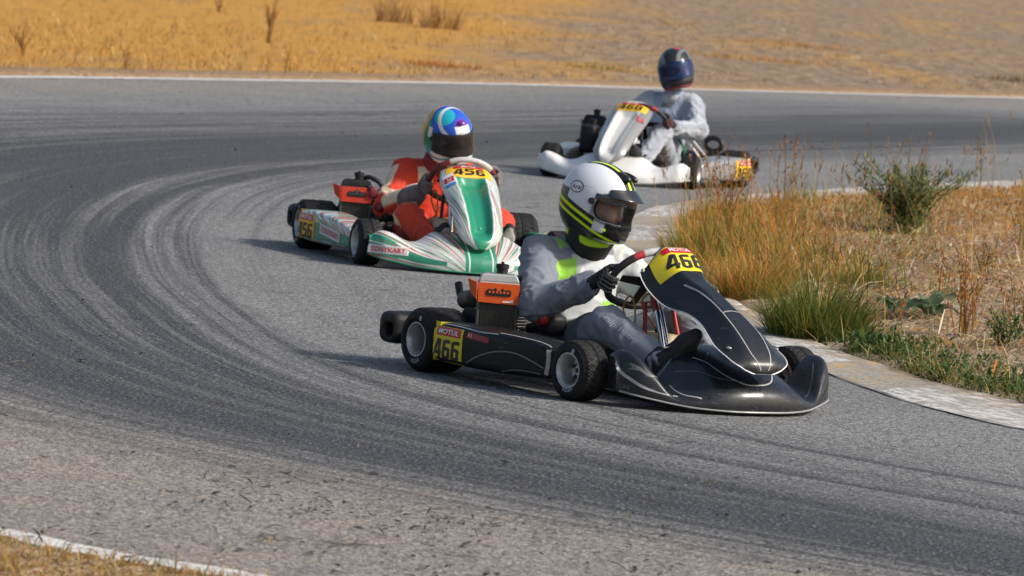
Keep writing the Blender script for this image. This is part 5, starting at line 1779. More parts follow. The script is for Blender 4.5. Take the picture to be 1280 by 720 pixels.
def visor_mat(name, tint, clear, top=None, metal=0.0, rough=.06):
    """thin polycarbonate: tinted see-through sheet with a glossy face; optional dark strip"""
    M = NT(name)
    tr = M.n('BsdfTransparent', {'Color': clear})
    M.inp('Base Color', tint)
    M.inp('Roughness', rough); M.inp('Metallic', metal)
    M.inp('Coat Weight', .6); M.inp('Coat Roughness', .03)
    fr = M.n('Fresnel', {'IOR': 1.45}).outputs[0]
    fac = M.math('ADD', M.math('MULTIPLY', fr, .9), top['base'] if top else .05)
    if top and top.get('strip'):
        fac = M.math('MAXIMUM', fac, M.ramp(M.attr('tint'), -.02, .02, 0, .97))
    mx = M.n('MixShader', {0: fac, 1: tr.outputs[0], 2: M.b.outputs[0]})
    M.t.links.new(mx.outputs[0], M.t.nodes['Material Output'].inputs[0])
    return M.m
LIME = srgb(196, 232, 30)
GLOVE_K = pmat('black_glove_leather', (.013, .013, .014), .7, layers=(('seam', (.30, .30, .30)), ('strap', (.42, .42, .42))), var=.2, vs=40, bump=(160, .4, .002), edge=.0012)
GLOVE_G = pmat('grey_glove_suede', (.17, .145, .14), .85, layers=(('cuff', (.14, .11, .105)), ('seam', (.30, .28, .26))), var=.25, vs=40, bump=(160, .4, .002), edge=.0012)
GLOVE_R = pmat('black_red_glove', (.02, .018, .02), .7, layers=(('seam', (.40, .05, .06)), ('strap', (.42, .05, .06))), var=.2, vs=40, bump=(160, .4, .002), edge=.0012)
BOOT_K = pmat('black_boot_suede', (.016, .016, .017), .75, layers=(('sole', (.035, .034, .033)),), var=.2, vs=40, bump=(120, .3, .002))
BOOT_M = pmat('black_boot_pale_sole', (.016, .016, .017), .75, layers=(('sole', (.42, .40, .36)),), var=.2, vs=40, bump=(120, .3, .002))
DRV = [
 dict(id=1, label='driver in grey and lime suit and white helmet, steering the black kart', bulk=1.03,
      J=dict(hip=(.22, 0, .145), waist=(.215, .0, .30), chest=(.20, 0, .445), neck=(.225, .01, .585), shR=(.155, -.185, .532), shL=(.175, .19, .52),
             elR=(.385, -.345, .345), wrR=(.610, -.238, .445), elL=(.40, .32, .37), wrL=(.63, .20, .43),
             knR=(.745, -.215, .295), knL=(.735, .19, .325), anR=(1.075, -.170, .175), anL=(1.04, .145, .170)),
      hand_R=-1.62, hand_L=1.35, toe_R=(.46, .42, .80), toe_L=(.45, .02, .88), paint=paint1,
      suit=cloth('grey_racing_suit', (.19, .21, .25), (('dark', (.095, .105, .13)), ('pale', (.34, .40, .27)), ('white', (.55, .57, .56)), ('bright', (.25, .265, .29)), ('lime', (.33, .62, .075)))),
      glove=GLOVE_K, boot=BOOT_K, collar=pmat('lime_black_collar', (.014, .014, .015), .8, layers=(('lime', (.50, .78, .03)),), var=.15),
      collar_up=.02, collar_prof=[(.080, -.05), (.090, -.01), (.098, .02), (.104, .05), (.108, .075)],
      helmet=dict(pos=(.300, .005, .782), yaw=R(33), pitch=R(15), roll=R(-2), size=1.06, paint=hpaint1, hood=(.55, .56, .58), visor_top=.42,
                  mat=helmet_mat('white_lime_helmet', (.66, .68, .73), (('seam', (.25, .26, .29)), ('black', (.012, .012, .013)), ('white2', (.60, .60, .62)), ('lime', LIME))),
                  visor=visor_mat('clear_visor', (.02, .022, .026), (.88, .90, .92), dict(base=.02, strip=True)), pivot=M_BLACKG)),
 dict(id=2, label='driver in orange and cream suit and blue green helmet, in the striped kart', bulk=1.04,
      J=dict(hip=(.24, 0, .15), waist=(.22, .0, .28), chest=(.22, .02, .425), neck=(.285, .04, .56), shR=(.205, -.138, .470), shL=(.225, .195, .475),
             elR=(.375, -.275, .290), wrR=(.62, -.185, .375), elL=(.40, .25, .30), wrL=(.63, .205, .385),
             knR=(.70, -.235, .255), knL=(.74, .285, .25), anR=(.99, -.165, .13), anL=(1.0, .235, .13)),
      hand_R=-1.75, hand_L=1.3, toe_R=(.65, .05, .70), toe_L=(.6, .0, .80), paint=paint2,
      suit=cloth('orange_cream_suit', (.60, .045, .016), (('cream', (.74, .58, .40)), ('white', (.62, .60, .57)))),
      cuff=(.058, .072), glove=GLOVE_G, boot=BOOT_M, collar=pmat('red_collar', (.20, .02, .02), .8, var=.15), collar_prof=[(.085, -.02), (.09, .01), (.088, .05), (.085, .08)],
      helmet=dict(pos=(.365, .052, .708), yaw=R(25), pitch=R(17), roll=R(13), size=1.0, paint=hpaint2, hood=(.06, .06, .06),
                  mat=helmet_mat('blue_green_helmet', (.02, .22, .10), (('gold', (.55, .34, .04)), ('teal', (.02, .30, .34)), ('black', (.02, .02, .03)), ('blue', (.02, .09, .52)), ('cyan', (.02, .38, .48)), ('purple', (.16, .03, .32)), ('white', (.72, .72, .69)))),
                  visor=visor_mat('smoked_visor', (.065, .055, .055), (.60, .55, .55), dict(base=.40)), pivot=M_BLACKG)),
 dict(id=3, label='driver in pale silver suit and dark helmet with blue visor, in the farthest kart', bulk=1.02,
      J=dict(hip=(.23, .02, .155), waist=(.20, .05, .32), chest=(.18, .085, .49), neck=(.195, .105, .665), shR=(.17, -.085, .592), shL=(.165, .262, .600),
             elR=(.42, -.24, .44), wrR=(.63, -.11, .46), elL=(.34, .365, .42), wrL=(.62, .27, .43),
             knR=(.74, -.20, .34), knL=(.72, .20, .385), anR=(1.02, -.15, .15), anL=(1.03, .15, .15)),
      hand_R=-1.3, hand_L=1.45, toe_R=(.6, .0, .8), toe_L=(.6, .0, .8), paint=paint3,
      suit=cloth('pale_silver_suit', (.40, .425, .47), (('sleeve_band', (.29, .31, .36)), ('blue', (.29, .335, .42)), ('tagm', (.12, .13, .15)))),
      glove=GLOVE_R, boot=BOOT_K, collar=pmat('pale_collar', (.42, .44, .48), .8, var=.15), collar_prof=[(.078, -.02), (.076, .02), (.072, .05)],
      helmet=dict(pos=(.215, .115, .865), yaw=R(8), pitch=R(6), roll=R(16), size=1.03, paint=hpaint3, hood=(.05, .05, .05),
                  mat=helmet_mat('charcoal_helmet', (.022, .023, .027), (('grey', (.16, .165, .175)), ('red', (.42, .03, .05))), .22),
                  visor=visor_mat('blue_mirror_visor', (.005, .022, .085), (.02, .03, .05), dict(base=.9), metal=.5, rough=.12), pivot=M_BLACKG)),
]
DOBJ = {}
for c in DRV:
    DOBJ[c['id']] = build_driver(c)
# lettering along the near trouser leg of the grey suit
po, J = DOBJ[1]
b = bvh_of(po)
k_, a_ = J['knR'], J['anR']
ux = a_-k_; ux /= np.linalg.norm(ux)
n_ = A(.15, -.80, .58); n_ -= ux*(n_ @ ux); n_ /= np.linalg.norm(n_)
uy = np.cross(n_, ux)
tv, tf = text_vf('alpinestars', .034, .15, -.012, .20)
mb = decal([(tv, tf, 0)], b, k_*.58+a_*.42+n_*.10, ux, uy, .003, .4)
mb.build('leg_lettering', [pmat('pale_grey_print', (.50, .52, .56), .6)], po, smooth=False)
# ------------------------------------------------------------------ grasses, weeds and litter
def leaf_mat(name, trans=.35, rough=.7):
    M = NT(name)
    c = M.attr('col', 'Color')
    M.inp('Base Color', c); M.inp('Roughness', rough); M.inp('Specular IOR Level', .25)
    t = M.n('BsdfTranslucent', {'Color': c})
    mx = M.n('MixShader', {0: trans, 1: M.b.outputs[0], 2: t.outputs[0]})
    M.t.links.new(mx.outputs[0], M.t.nodes['Material Output'].inputs[0])
    return M.m
M_GRASS = leaf_mat('grass_blades')
M_LEAF = leaf_mat('weed_leaves', .4, .55)
def pick(cols, n, jit=.18, w=None):
    c = np.array(cols)[rng.choice(len(cols), n, p=w)]
    c = c*(1+jit*rng.normal(size=(n, 1)))*(1+.06*rng.normal(size=(n, 3)))
    return np.clip(c, .004, .9)
def blades(P, h, w, az, lean, curl, col, seg=3):
    """n bent tapering blades -> verts, faces (quads), colours"""
    n = len(P)
    t = np.linspace(0, 1, seg+1)
    d = np.stack([np.cos(az), np.sin(az), 0*az], 1)
    side = np.stack([-np.sin(az+rng.normal(0, .9, n)), np.cos(az), 0*az], 1)
    side /= np.linalg.norm(side, axis=1)[:, None]
    V = np.zeros((n, seg+1, 2, 3))
    C = np.zeros((n, seg+1, 2, 4)); C[..., 3] = 1
    for k, u in enumerate(t):
        a = lean+curl*u
        ctr = P+d*(h*u*np.sin(a*.5+lean*.5))[:, None]+A(0, 0, 1)*(h*u*np.cos(a*.5+lean*.5))[:, None]
        ww = (w*(1-u**1.6)*.5+.0004)[:, None]
        V[:, k, 0], V[:, k, 1] = ctr-side*ww, ctr+side*ww
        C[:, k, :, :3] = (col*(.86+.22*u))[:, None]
    b = np.arange(n)[:, None, None]*(2*(seg+1))
    k = np.arange(seg)[None, :, None]*2
    q = np.array([0, 1, 3, 2])[None, None, :]
    return V.reshape(-1, 3), (b+k+q).reshape(-1, 4), C.reshape(-1, 4)
def chips(P, L, w, az, col, tilt=.25, zoff=.004):
    """flat slivers lying on the ground"""
    n = len(P)
    d = np.stack([np.cos(az), np.sin(az), rng.normal(0, tilt, n)], 1)
    s = np.stack([-np.sin(az), np.cos(az), rng.normal(0, tilt, n)], 1)
    P = P+A(0, 0, zoff)+A(0, 0, 1)*np.abs(d[:, 2]*L*.5)[:, None]
    up = rng.uniform(.1, .35, n)[:, None]*L[:, None]*.25*A(0, 0, 1)
    a, m, e = P-d*L[:, None]*.5, P+up, P+d*L[:, None]*.5
    w = w[:, None]*.5
    V = np.stack([a-s*w*.5, a+s*w*.5, m-s*w, m+s*w, e-s*w*.4, e+s*w*.4], 1)
    b = np.arange(n)[:, None, None]*6
    q = np.array([[0, 1, 3, 2], [2, 3, 5, 4]])[None]
    C = np.repeat(np.c_[col, np.ones(n)][:, None], 6, 1)
    return V.reshape(-1, 3), (b+q).reshape(-1, 4), C.reshape(-1, 4)
def merge(parts):
    v, f, c, n = [], [], [], 0
    for a, b, d in parts:
        v.append(a); f.append(np.asarray(b)+n); c.append(d); n += len(a)
    return np.concatenate(v), np.concatenate(f), np.concatenate(c)
def plant(name, parts, mat=M_GRASS, parent=None):
    v, f, c = merge(parts)
    return obj(name, v, f, mat, parent, attrs={'col': c}, angle=None, smooth=False)
def kerb_dist(P2):
    sd, _ = dist_polyline(P2, IN_[::2])
    return sd, sd-kerbw(P2[:, 1])
def on_infield(x0, x1, y0, y1, n, keep):
    P2 = np.c_[rng.uniform(x0, x1, n), rng.uniform(y0, y1, n)]
    sd, e = kerb_dist(P2)
    m = (e > .01) & (rng.random(n) < keep(P2, e))
    P2, sd = P2[m], sd[m]
    return np.c_[P2, infield_z(P2, sd)-.006], e[m]
def xy(x, y):
    P2 = np.array([[x, y]], float)
    sd, e = kerb_dist(P2)
    return A(x, y, float(infield_z(P2, sd)[0]) if sd[0] > 0 else -.02)

ORANGE, GOLDC, STRAW, BROWN = (.50, .20, .032), (.50, .285, .065), (.56, .42, .20), (.26, .13, .05)
OLIVE, GREEN1, GREEN2, DKGREEN = (.20, .19, .04), (.105, .155, .030), (.065, .12, .025), (.03, .065, .018)

# golden dry grass over the head of the infield
def kg(P, e):
    q = np.c_[P*1.1, 0*e]
    mat_ = sstep(1.1, 1.5, P[:, 0])*sstep(3.0, 2.3, P[:, 0]+.12*(36-P[:, 1]))+sstep(39, 41, P[:, 1])
    return np.clip(.42+1.5*fbm(q*1.4, 3, 51)+.5*mat_, .03, 1)*sstep(30.0, 32.5, P[:, 1]+.5*e)*np.clip(1.25-.14*np.maximum(P[:, 0]-2.6, 0), .25, 1)*(1-.85*sstep(1.75, 2.2, P[:, 0])*sstep(38.2, 36.8, P[:, 1]))
parts = []
P, e = on_infield(.7, 6.0, 29.5, 50, 120000, kg)
n = len(P)
flat = sstep(1.5, 2.6, P[:, 0])
hh = rng.gamma(4, .030, n)*(1-.40*flat)
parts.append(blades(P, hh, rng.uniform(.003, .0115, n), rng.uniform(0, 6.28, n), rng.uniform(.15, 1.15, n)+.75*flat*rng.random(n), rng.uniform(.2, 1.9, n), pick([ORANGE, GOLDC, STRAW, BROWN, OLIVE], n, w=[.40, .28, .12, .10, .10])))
# yellow-green fringe at the apex
P, e = on_infield(.7, 1.9, 30.5, 38, 5000, lambda P, e: sstep(1.1, .2, e)*sstep(30.5, 32, P[:, 1])*.9)
n = len(P)
parts.append(blades(P, rng.gamma(5, .036, n), rng.uniform(.003, .006, n), rng.uniform(0, 6.28, n), rng.uniform(.05, .45, n), rng.uniform(.1, .9, n), pick([OLIVE, GREEN1, GOLDC, ORANGE], n, w=[.25, .12, .28, .35])))
P, e = on_infield(.9, 2.6, 31, 42, 12000, lambda P, e: np.clip(-.1+2.2*fbm(np.c_[P*1.6, 0*e], 3, 55), 0, 1))
n = len(P)
parts.append(blades(P, rng.gamma(4, .034, n), rng.uniform(.003, .008, n), rng.uniform(0, 6.28, n), rng.uniform(.1, .8, n), rng.uniform(.1, 1.2, n), pick([GREEN1, OLIVE, (.17, .20, .04), GREEN2], n)))
o = plant('dry_grass', parts); tag(o, 'dense golden dry grass over the head of the infield', None, kind='stuff')
# tall seeding stems standing out of the dry grass
def stems(P, h, heads=True, col=None):
    n = len(P)
    az = rng.uniform(0, 6.28, n)*.5+rng.normal(.3, .9, n)
    lean, curl = rng.uniform(.03, .32, n), rng.uniform(.05, .7, n)
    c = pick([GOLDC, OLIVE, (.36, .24, .08), BROWN], n) if col is None else pick(col, n)
    out = [blades(P, h, np.full(n, .0045), az, lean, curl, c, 5)]
    if heads:
        d = np.stack([np.cos(az), np.sin(az), 0*az], 1)
        a = lean*1.0+curl*.5
        tip = P+d*(h*np.sin(a))[:, None]+A(0, 0, 1)*(h*np.cos(a))[:, None]
        for k in range(7):
            b = tip-(d*np.sin(a)[:, None]+A(0, 0, 1)*np.cos(a)[:, None])*(rng.uniform(0, .16, n)*np.minimum(h, .6))[:, None]
            out.append(blades(b, rng.uniform(.018, .05, n), rng.uniform(.004, .008, n), az+rng.normal(0, 1.2, n), a+rng.normal(.2, .35, n), rng.uniform(0, .6, n), pick([BROWN, (.22, .09, .05), (.34, .19, .08), GOLDC], n), 2))
    return out
P, e = on_infield(.75, 5.2, 31.5, 46, 900, lambda P, e: np.where(e < 2.2, .75, .3)*sstep(31, 33, P[:, 1])*(.15+.6*sstep(42, 35, P[:, 1])))
parts = stems(P, rng.uniform(.28, .72, len(P)))
o = plant('seeding_grass', parts); tag(o, 'tall thin seeding grass stems above the golden dry grass', None, kind='stuff')
# bleached straw lying on the bare soil, sparse short dry blades between
P, e = on_infield(1.0, 5.0, 22.5, 42, 130000, lambda P, e: (.55+.45*sstep(36.5, 33, P[:, 1]))*np.clip(.5+.9*fbm(np.c_[P*1.7, 0*e], 3, 61), .08, 1)*sstep(.1, .5, e))
n = len(P)
parts = [chips(P, rng.gamma(3, .028, n)+.025, rng.uniform(.003, .010, n), rng.uniform(0, 3.14, n)*.6, pick([STRAW, (.66, .58, .45), (.45, .32, .17), BROWN, (.16, .12, .10), ORANGE], n, w=[.24, .20, .18, .14, .14, .1]))]
P, e = on_infield(1.0, 7, 22.5, 38, 26000, lambda P, e: np.clip(.35+1.1*fbm(np.c_[P*.9, 0*e], 3, 62), .03, 1)*sstep(.05, .4, e))
n = len(P)
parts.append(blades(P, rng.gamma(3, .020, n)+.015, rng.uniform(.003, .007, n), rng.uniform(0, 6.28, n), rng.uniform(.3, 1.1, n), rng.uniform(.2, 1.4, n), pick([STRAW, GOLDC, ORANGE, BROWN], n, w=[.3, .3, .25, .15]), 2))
o = plant('straw_litter', parts); tag(o, 'bleached straw and dead grass littering the infield soil', None, kind='stuff')
# green ground cover along the kerb
def kc_(P, e):
    lim = .30+.30*fbm(np.c_[P*2.2, 0*e], 3, 71)+.50*sstep(27.6, 25.2, P[:, 1])
    return sstep(lim+.18, lim-.10, e)*sstep(29.3, 28.0, P[:, 1])*np.clip(.42+1.5*fbm(np.c_[P*3.1, 0*e], 3, 72), .02, 1)
P, e = on_infield(1.2, 3.6, 22, 29.5, 75000, kc_)
n = len(P)
m = rng.random(n) < .45
parts = [blades(P[m], rng.gamma(4, .021, m.sum())+.02, rng.uniform(.003, .006, m.sum()), rng.uniform(0, 6.28, m.sum()), rng.uniform(.1, .8, m.sum()), rng.uniform(.2, 1.2, m.sum()), pick([GREEN1, GREEN2, OLIVE, (.30, .25, .06), STRAW], m.sum(), w=[.26, .16, .2, .22, .16]))]
Q = P[~m]; n = len(Q)
parts.append(blades(Q+A(0, 0, 1)*rng.uniform(.0, .075, n)[:, None], rng.uniform(.018, .05, n), rng.uniform(.010, .024, n), rng.uniform(0, 6.28, n), rng.uniform(.5, 1.4, n), rng.uniform(0, .8, n), pick([DKGREEN, GREEN2, (.05, .10, .03), GREEN1], n), 2))
o = plant('green_ground_cover', parts); tag(o, 'low green weeds creeping along the kerb edge', None, kind='stuff')

GR = 'separate weeds on the infield'
def tuft(x, y, n, rad, h, cols, w, lean=.55, wid=.006):
    c = xy(x, y)
    a, r = rng.uniform(0, 6.28, n), rad*np.sqrt(rng.random(n))
    P = np.stack([c[0]+r*np.cos(a), c[1]+r*np.sin(a), np.full(n, c[2]-.01)], 1)
    hh = h*rng.uniform(.35, 1.05, n)*(1-.35*(r/rad))
    return blades(P, hh, rng.uniform(.5, 1.2, n)*wid, a+rng.normal(.0, .7, n), rng.uniform(.02, lean, n)*(.4+r/rad), rng.uniform(.15, 1.1, n), pick(cols, n, w=w), 4)
def weed_tuft(name, label, parts, mat=M_GRASS, group=GR, cat='grass'):
    o = plant(name, parts, mat); tag(o, label, cat, group); return o
gcol = [GREEN1, GREEN2, (.15, .17, .03), OLIVE, (.40, .30, .07)]
weed_tuft('grass_tuft', 'big green grass tuft beside the kerb, right of the black kart panel',
          [tuft(1.53, 27.9, 1500, .24, .46, gcol, [.32, .24, .2, .14, .10])]+stems(np.stack([1.57+rng.normal(0, .13, 46), 27.95+rng.normal(0, .13, 46), np.full(46, .0)], 1), rng.uniform(.38, .66, 46), True, [OLIVE, GOLDC, BROWN]))
weed_tuft('grass_tuft', 'dry golden grass tuft with green base, behind the black kart panel top',
          [tuft(1.30, 30.4, 750, .20, .36, [ORANGE, GOLDC, OLIVE, GREEN1], [.35, .3, .2, .15])])
weed_tuft('grass_tuft', 'yellow-green grass tuft at the tip of the infield, beside the kerb',
          [tuft(1.10, 33.6, 480, .22, .36, [OLIVE, (.30, .26, .05), GREEN1, GOLDC], [.3, .25, .15, .3])]+stems(np.stack([1.15+rng.normal(0, .14, 30), 33.7+rng.normal(0, .2, 30), np.full(30, .0)], 1), rng.uniform(.4, .68, 30)))
weed_tuft('grass_tuft', 'small green grass tuft below the bush, among orange dry grass',
          [tuft(1.98, 31.4, 320, .13, .27, [OLIVE, GREEN1, GOLDC], [.4, .3, .3])])
def twiggy(x, y, h, nst, spread, cols, leafcols=None, nleaf=0, leaf=(.02, .05), seeds=True, r=.0028):
    """branching stalks with twigs, little seed heads or leaves"""
    c = xy(x, y)
    st, lf = [], []
    for k in range(nst):
        a = rng.uniform(0, 6.28)
        L = h*rng.uniform(.65, 1.05)
        sp = spread*rng.uniform(.2, 1)
        b = c+A(rng.normal(0, .018), rng.normal(0, .018), -.02)
        mid = b+A(math.cos(a)*sp*.35, math.sin(a)*sp*.35, L*.55)
        tip = b+A(math.cos(a+.3)*sp, math.sin(a+.3)*sp, L)
        path = cr(np.array([b, mid, tip]), 14)
        v, f = tube(path, [r*1.25, r, r*.5], 5)
        f = [q for q in f if len(q) == 4]
        st.append((v, np.array(f), np.repeat(np.r_[pick(cols, 1)[0], 1][None], len(v), 0)))
        nt = int(4+L*16)
        ii = rng.integers(3, 14, nt)
        P = path[ii]
        st.append(blades(P, L*rng.uniform(.08, .26, nt), np.full(nt, r*1.1), rng.uniform(0, 6.28, nt), rng.uniform(.2, .8, nt), rng.uniform(-.4, .3, nt), pick(cols, nt), 3))
        if seeds:
            m = nt*2
            lf.append(blades(path[rng.integers(6, 14, m)]+rng.normal(0, .018, (m, 3)), rng.uniform(.012, .028, m), rng.uniform(.007, .013, m), rng.uniform(0, 6.28, m), rng.uniform(0, 1.2, m), rng.uniform(0, .5, m), pick([BROWN, (.13, .06, .03), ORANGE], m), 2))
        if nleaf:
            m = nleaf
            u = rng.beta(1.3, 1.1, m)
            P = np.stack([np.interp(u*13, np.arange(14), path[:, q]) for q in range(3)], 1)
            P += rng.normal(0, 1, (m, 3))*(.012+.05*(1-u)[:, None]*spread*2)
            lf.append(blades(P, rng.uniform(*leaf, m), rng.uniform(.35, .6, m)*leaf[0]*1.15, rng.uniform(0, 6.28, m), rng.uniform(.2, 1.5, m), rng.uniform(-.2, .8, m), pick(leafcols, m, .28), 2))
    return st, lf
def weed(name, label, cat, pos, h, nst, spread, cols, group=GR, **kw):
    st, lf = twiggy(*pos, h, nst, spread, cols, **kw)
    e = empty(name, None, tuple(xy(*pos)))
    def ch(n, parts, mat):
        v, f, c = merge(parts)
        q = obj(n, v-xy(*pos), f, mat, e, attrs={'col': c}, angle=None, smooth=False)
        if n != 'stem': q['kind'] = 'stuff'
    ch('stem', st, M_GRASS)
    if lf:
        ch('foliage' if kw.get('nleaf') else 'seed_head', lf, M_LEAF)
    tag(e, label, cat, group)
    return e
bushc = [(.14, .22, .08), (.18, .26, .09), (.10, .16, .06), (.23, .29, .10), (.30, .28, .10)]
weed('green_bush', 'dark green leafy bush standing on the infield in front of the far straight', 'bush', (2.60, 37.2), .48, 38, .50, [(.10, .09, .035), (.14, .10, .05)], group=None, leafcols=bushc, nleaf=100, leaf=(.02, .055), seeds=False, r=.0042)
weed('dry_stalks', 'brown seeding stalks rising through the top of the green bush', 'weed', (2.66, 37.6), .60, 8, .26, [BROWN, OLIVE, (.3, .2, .08)])
weed('dry_stalks', 'thin upright green stalk standing against the far asphalt, right of the bush', 'weed', (3.78, 46.0), .44, 3, .05, [OLIVE, (.25, .22, .08)])
weed('dry_stalks', 'cluster of thin green stems at the far right end of the infield edge', 'weed', (4.35, 46.4), .42, 6, .14, [OLIVE, (.30, .28, .07)])
weed('dry_stalks', 'tall orange dry stalks behind the broad-leaved plant, near the kerb', 'weed', (2.32, 28.4), .44, 12, .16, [ORANGE, GOLDC, (.34, .2, .07)])
weed('dry_stalks', 'lone slender dry stalk on bare soil above the broad-leaved plant', 'weed', (2.30, 30.3), .36, 2, .05, [GOLDC, BROWN])
weed('dry_stalks', 'dry brown stalks at the right edge of the picture, above the green verge', 'weed', (2.60, 28.3), .38, 10, .17, [ORANGE, GOLDC, OLIVE])
weed('dry_stalks', 'short leafy weed with dark seeds between the bush and the broad-leaved plant', 'weed', (2.80, 33.4), .22, 5, .12, [OLIVE, BROWN], leafcols=[GREEN2, DKGREEN], nleaf=12, leaf=(.012, .025))
weed('dry_stalks', 'thin pale stalks on the straw-covered soil at the far right edge', 'weed', (2.95, 30.6), .42, 5, .14, [GOLDC, OLIVE, BROWN])
weed('dry_stalks', 'pair of slender orange stalks left of the tall orange dry stalks', 'weed', (2.02, 28.9), .34, 2, .10, [ORANGE, GOLDC])
weed('dry_stalks', 'loose golden stalks between the bush and the right picture edge', 'weed', (3.25, 36.0), .40, 6, .2, [GOLDC, (.34, .2, .07)])
weed('leafy_weed', 'sprawling green weed at the right picture edge, in front of the brown stalks', 'weed', (2.46, 27.6), .20, 9, .20, [GREEN2, OLIVE], leafcols=[GREEN2, DKGREEN, GREEN1], nleaf=40, leaf=(.02, .045), seeds=False)
weed('leafy_weed', 'low dark green weed beside the kerb, just right of the big grass tuft', 'weed', (1.84, 27.1), .10, 12, .22, [GREEN2, DKGREEN], leafcols=[DKGREEN, GREEN2, (.05, .10, .03)], nleaf=34, leaf=(.02, .05), seeds=False)
weed('dry_stalks', 'reddish dry stems leaning over the kerb tip, left side of the golden grass', 'weed', (1.35, 36.0), .55, 12, .30, [(.30, .13, .05), ORANGE, OLIVE])
weed('dry_stalks', 'tall sparse stems in front of the rear wheel of the white kart', 'weed', (1.80, 38.3), .58, 5, .34, [(.34, .2, .07), OLIVE, BROWN])

# broad-leaved plant: each large leaf its own part
bp = empty('broad_leaf_plant', None, tuple(xy(2.16, 29.3)))
tag(bp, 'broad-leaved green plant with drooping wavy leaves on the straw-covered soil', 'plant')
for k in range(11):
    L = rng.uniform(.13, .24); W = L*rng.uniform(.42, .62); a = k*2.4+rng.normal(0, .3)
    u, s = np.meshgrid(np.linspace(0, 1, 12), np.linspace(-1, 1, 7), indexing='ij')
    wd = W*.5*np.sin(np.pi*np.clip(u*.94+.05, 0, 1))**.8*(1+.14*np.sin(u*22+k))
    x = L*u*(.96-.12*u)
    z = L*(1.25*u-.95*u*u)*rng.uniform(.5, 1.15)+np.abs(s)*wd*.45+.008*np.sin(u*18)*s
    y = s*wd
    ca, sa = math.cos(a), math.sin(a)
    v = np.stack([x*ca-y*sa+.03*ca+rng.normal(0, .09), x*sa+y*ca+.03*sa+rng.normal(0, .12), z+.01], -1).reshape(-1, 3)
    cc = np.array([(.11, .165, .09), (.08, .135, .06), (.17, .22, .13)])[k % 3]*(1+.15*rng.normal())
    col = np.c_[cc[None]*(1+.25*(np.abs(s.ravel())[:, None] < .12)), np.ones(u.size)]
    obj('leaf', v, grid_faces(12, 7), M_LEAF, bp, attrs={'col': col}, angle=None)

# the dry field beyond the track
def fieldpts(n, x0, x1, y0, y1, pw=1.6):
    y = (y0**-pw+rng.random(n)*(y1**-pw-y0**-pw))**(-1/pw)
    x = (rng.uniform(x0, x1, n))*y/60.0
    return np.c_[x, y]
def outside(P2, margin):
    a = OUT_[:140, :2]
    sd, _ = dist_polyline(P2, a)
    return sd < -margin
P2 = fieldpts(160000, -17, 15, 38, 210)
P2 = P2[outside(P2, .10)]
ggold = sstep(1.6, -2.6, P2[:, 0]-.03*(P2[:, 1]-62)+3.0*fbm(np.c_[P2*A(.2, .1), 0*P2[:, 0]], 3, 81))
dens = np.clip(.5+1.2*fbm(np.c_[P2*A(.5, .12), 0*P2[:, 0]], 3, 82), .04, 1)
keep = rng.random(len(P2)) < np.where(ggold > .5, .45+.55*dens, .85*dens)
P2, ggold = P2[keep], ggold[keep]
n = len(P2)
zz = sstep(75, 100, P2[:, 1]-.9*np.abs(P2[:, 0]))*.12*fbm(np.c_[P2*A(.12, .08), 0*P2[:, 0]], 3, 2)-.045
cg = pick([(.60, .33, .075), (.50, .26, .055), (.62, .42, .15), (.34, .19, .07)], n, .18)
ct = pick([(.42, .31, .20), (.28, .20, .13), (.52, .33, .12), (.12, .09, .065), (.60, .52, .40)], n, .22)
col = np.where((rng.random(n) < ggold)[:, None], cg, ct)
hs = rng.gamma(4, .022, n)*(.6+.6*ggold)+.02
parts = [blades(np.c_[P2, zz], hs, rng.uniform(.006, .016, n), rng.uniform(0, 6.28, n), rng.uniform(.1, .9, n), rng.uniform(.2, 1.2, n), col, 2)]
o = plant('field_grass', parts); tag(o, 'short dry grass covering the field beyond the track', None, kind='stuff')
# small dark and ruddy patches of growth in the field
parts = []
for cx, cy, rx, ry, n, cols in ((-1.15, 68.5, .55, .5, 260, [(.42, .15, .06), ORANGE]), (-.2, 100, 1.0, 2.2, 300, [OLIVE, BROWN]), (2.2, 104, 1.1, 2.5, 260, [BROWN, (.3, .2, .1)]), (4.6, 96, 1.2, 2.0, 320, [GOLDC, ORANGE]), (.95, 73, .6, .8, 200, [OLIVE, GOLDC]), (7.2, 84, .5, .9, 220, [(.16, .12, .09), BROWN]), (3.4, 84, 1.4, 1.2, 300, [GOLDC, ORANGE])):
    P2 = np.c_[cx+rng.normal(0, rx*.5, n), cy+rng.normal(0, ry*.5, n)]
    parts.append(blades(np.c_[P2, np.full(n, -.05)], rng.uniform(.05, .16, n), rng.uniform(.01, .02, n), rng.uniform(0, 6.28, n), rng.uniform(.1, .9, n), rng.uniform(.2, 1.2, n), pick(cols, n), 2))
o = plant('field_patches', parts); tag(o, 'scattered ruddy and olive patches of growth in the dry field', None, kind='stuff')
def far_weed(label, x, y, h, nst, spread, cols, r=.005):
    st, lf = twiggy(x, y, h, nst, spread, cols, r=r)
    c = xy(x, y)
    o = plant('field_weed', [(a-c+A(0, 0, 0), b, d) for a, b, d in st+lf])
    o.location = (x, y, -.06)
    tag(o, label, 'weed', 'tall dead weeds in the far field')
FW = [(.20, .11, .05), (.28, .15, .06), BROWN]
far_weed('tallest dead brown weed in the golden field, above the far white line', -3.40, 72.5, .62, 9, .18, FW)
far_weed('dead weed cluster at the far left edge of the golden field', -5.45, 60.2, .42, 6, .3, FW)
far_weed('small dead stalk beside the far white line, left part of the field', -2.62, 60.3, .34, 2, .06, FW)
far_weed('short dark stub of weed high in the golden field', -4.9, 87, .25, 5, .1, FW)
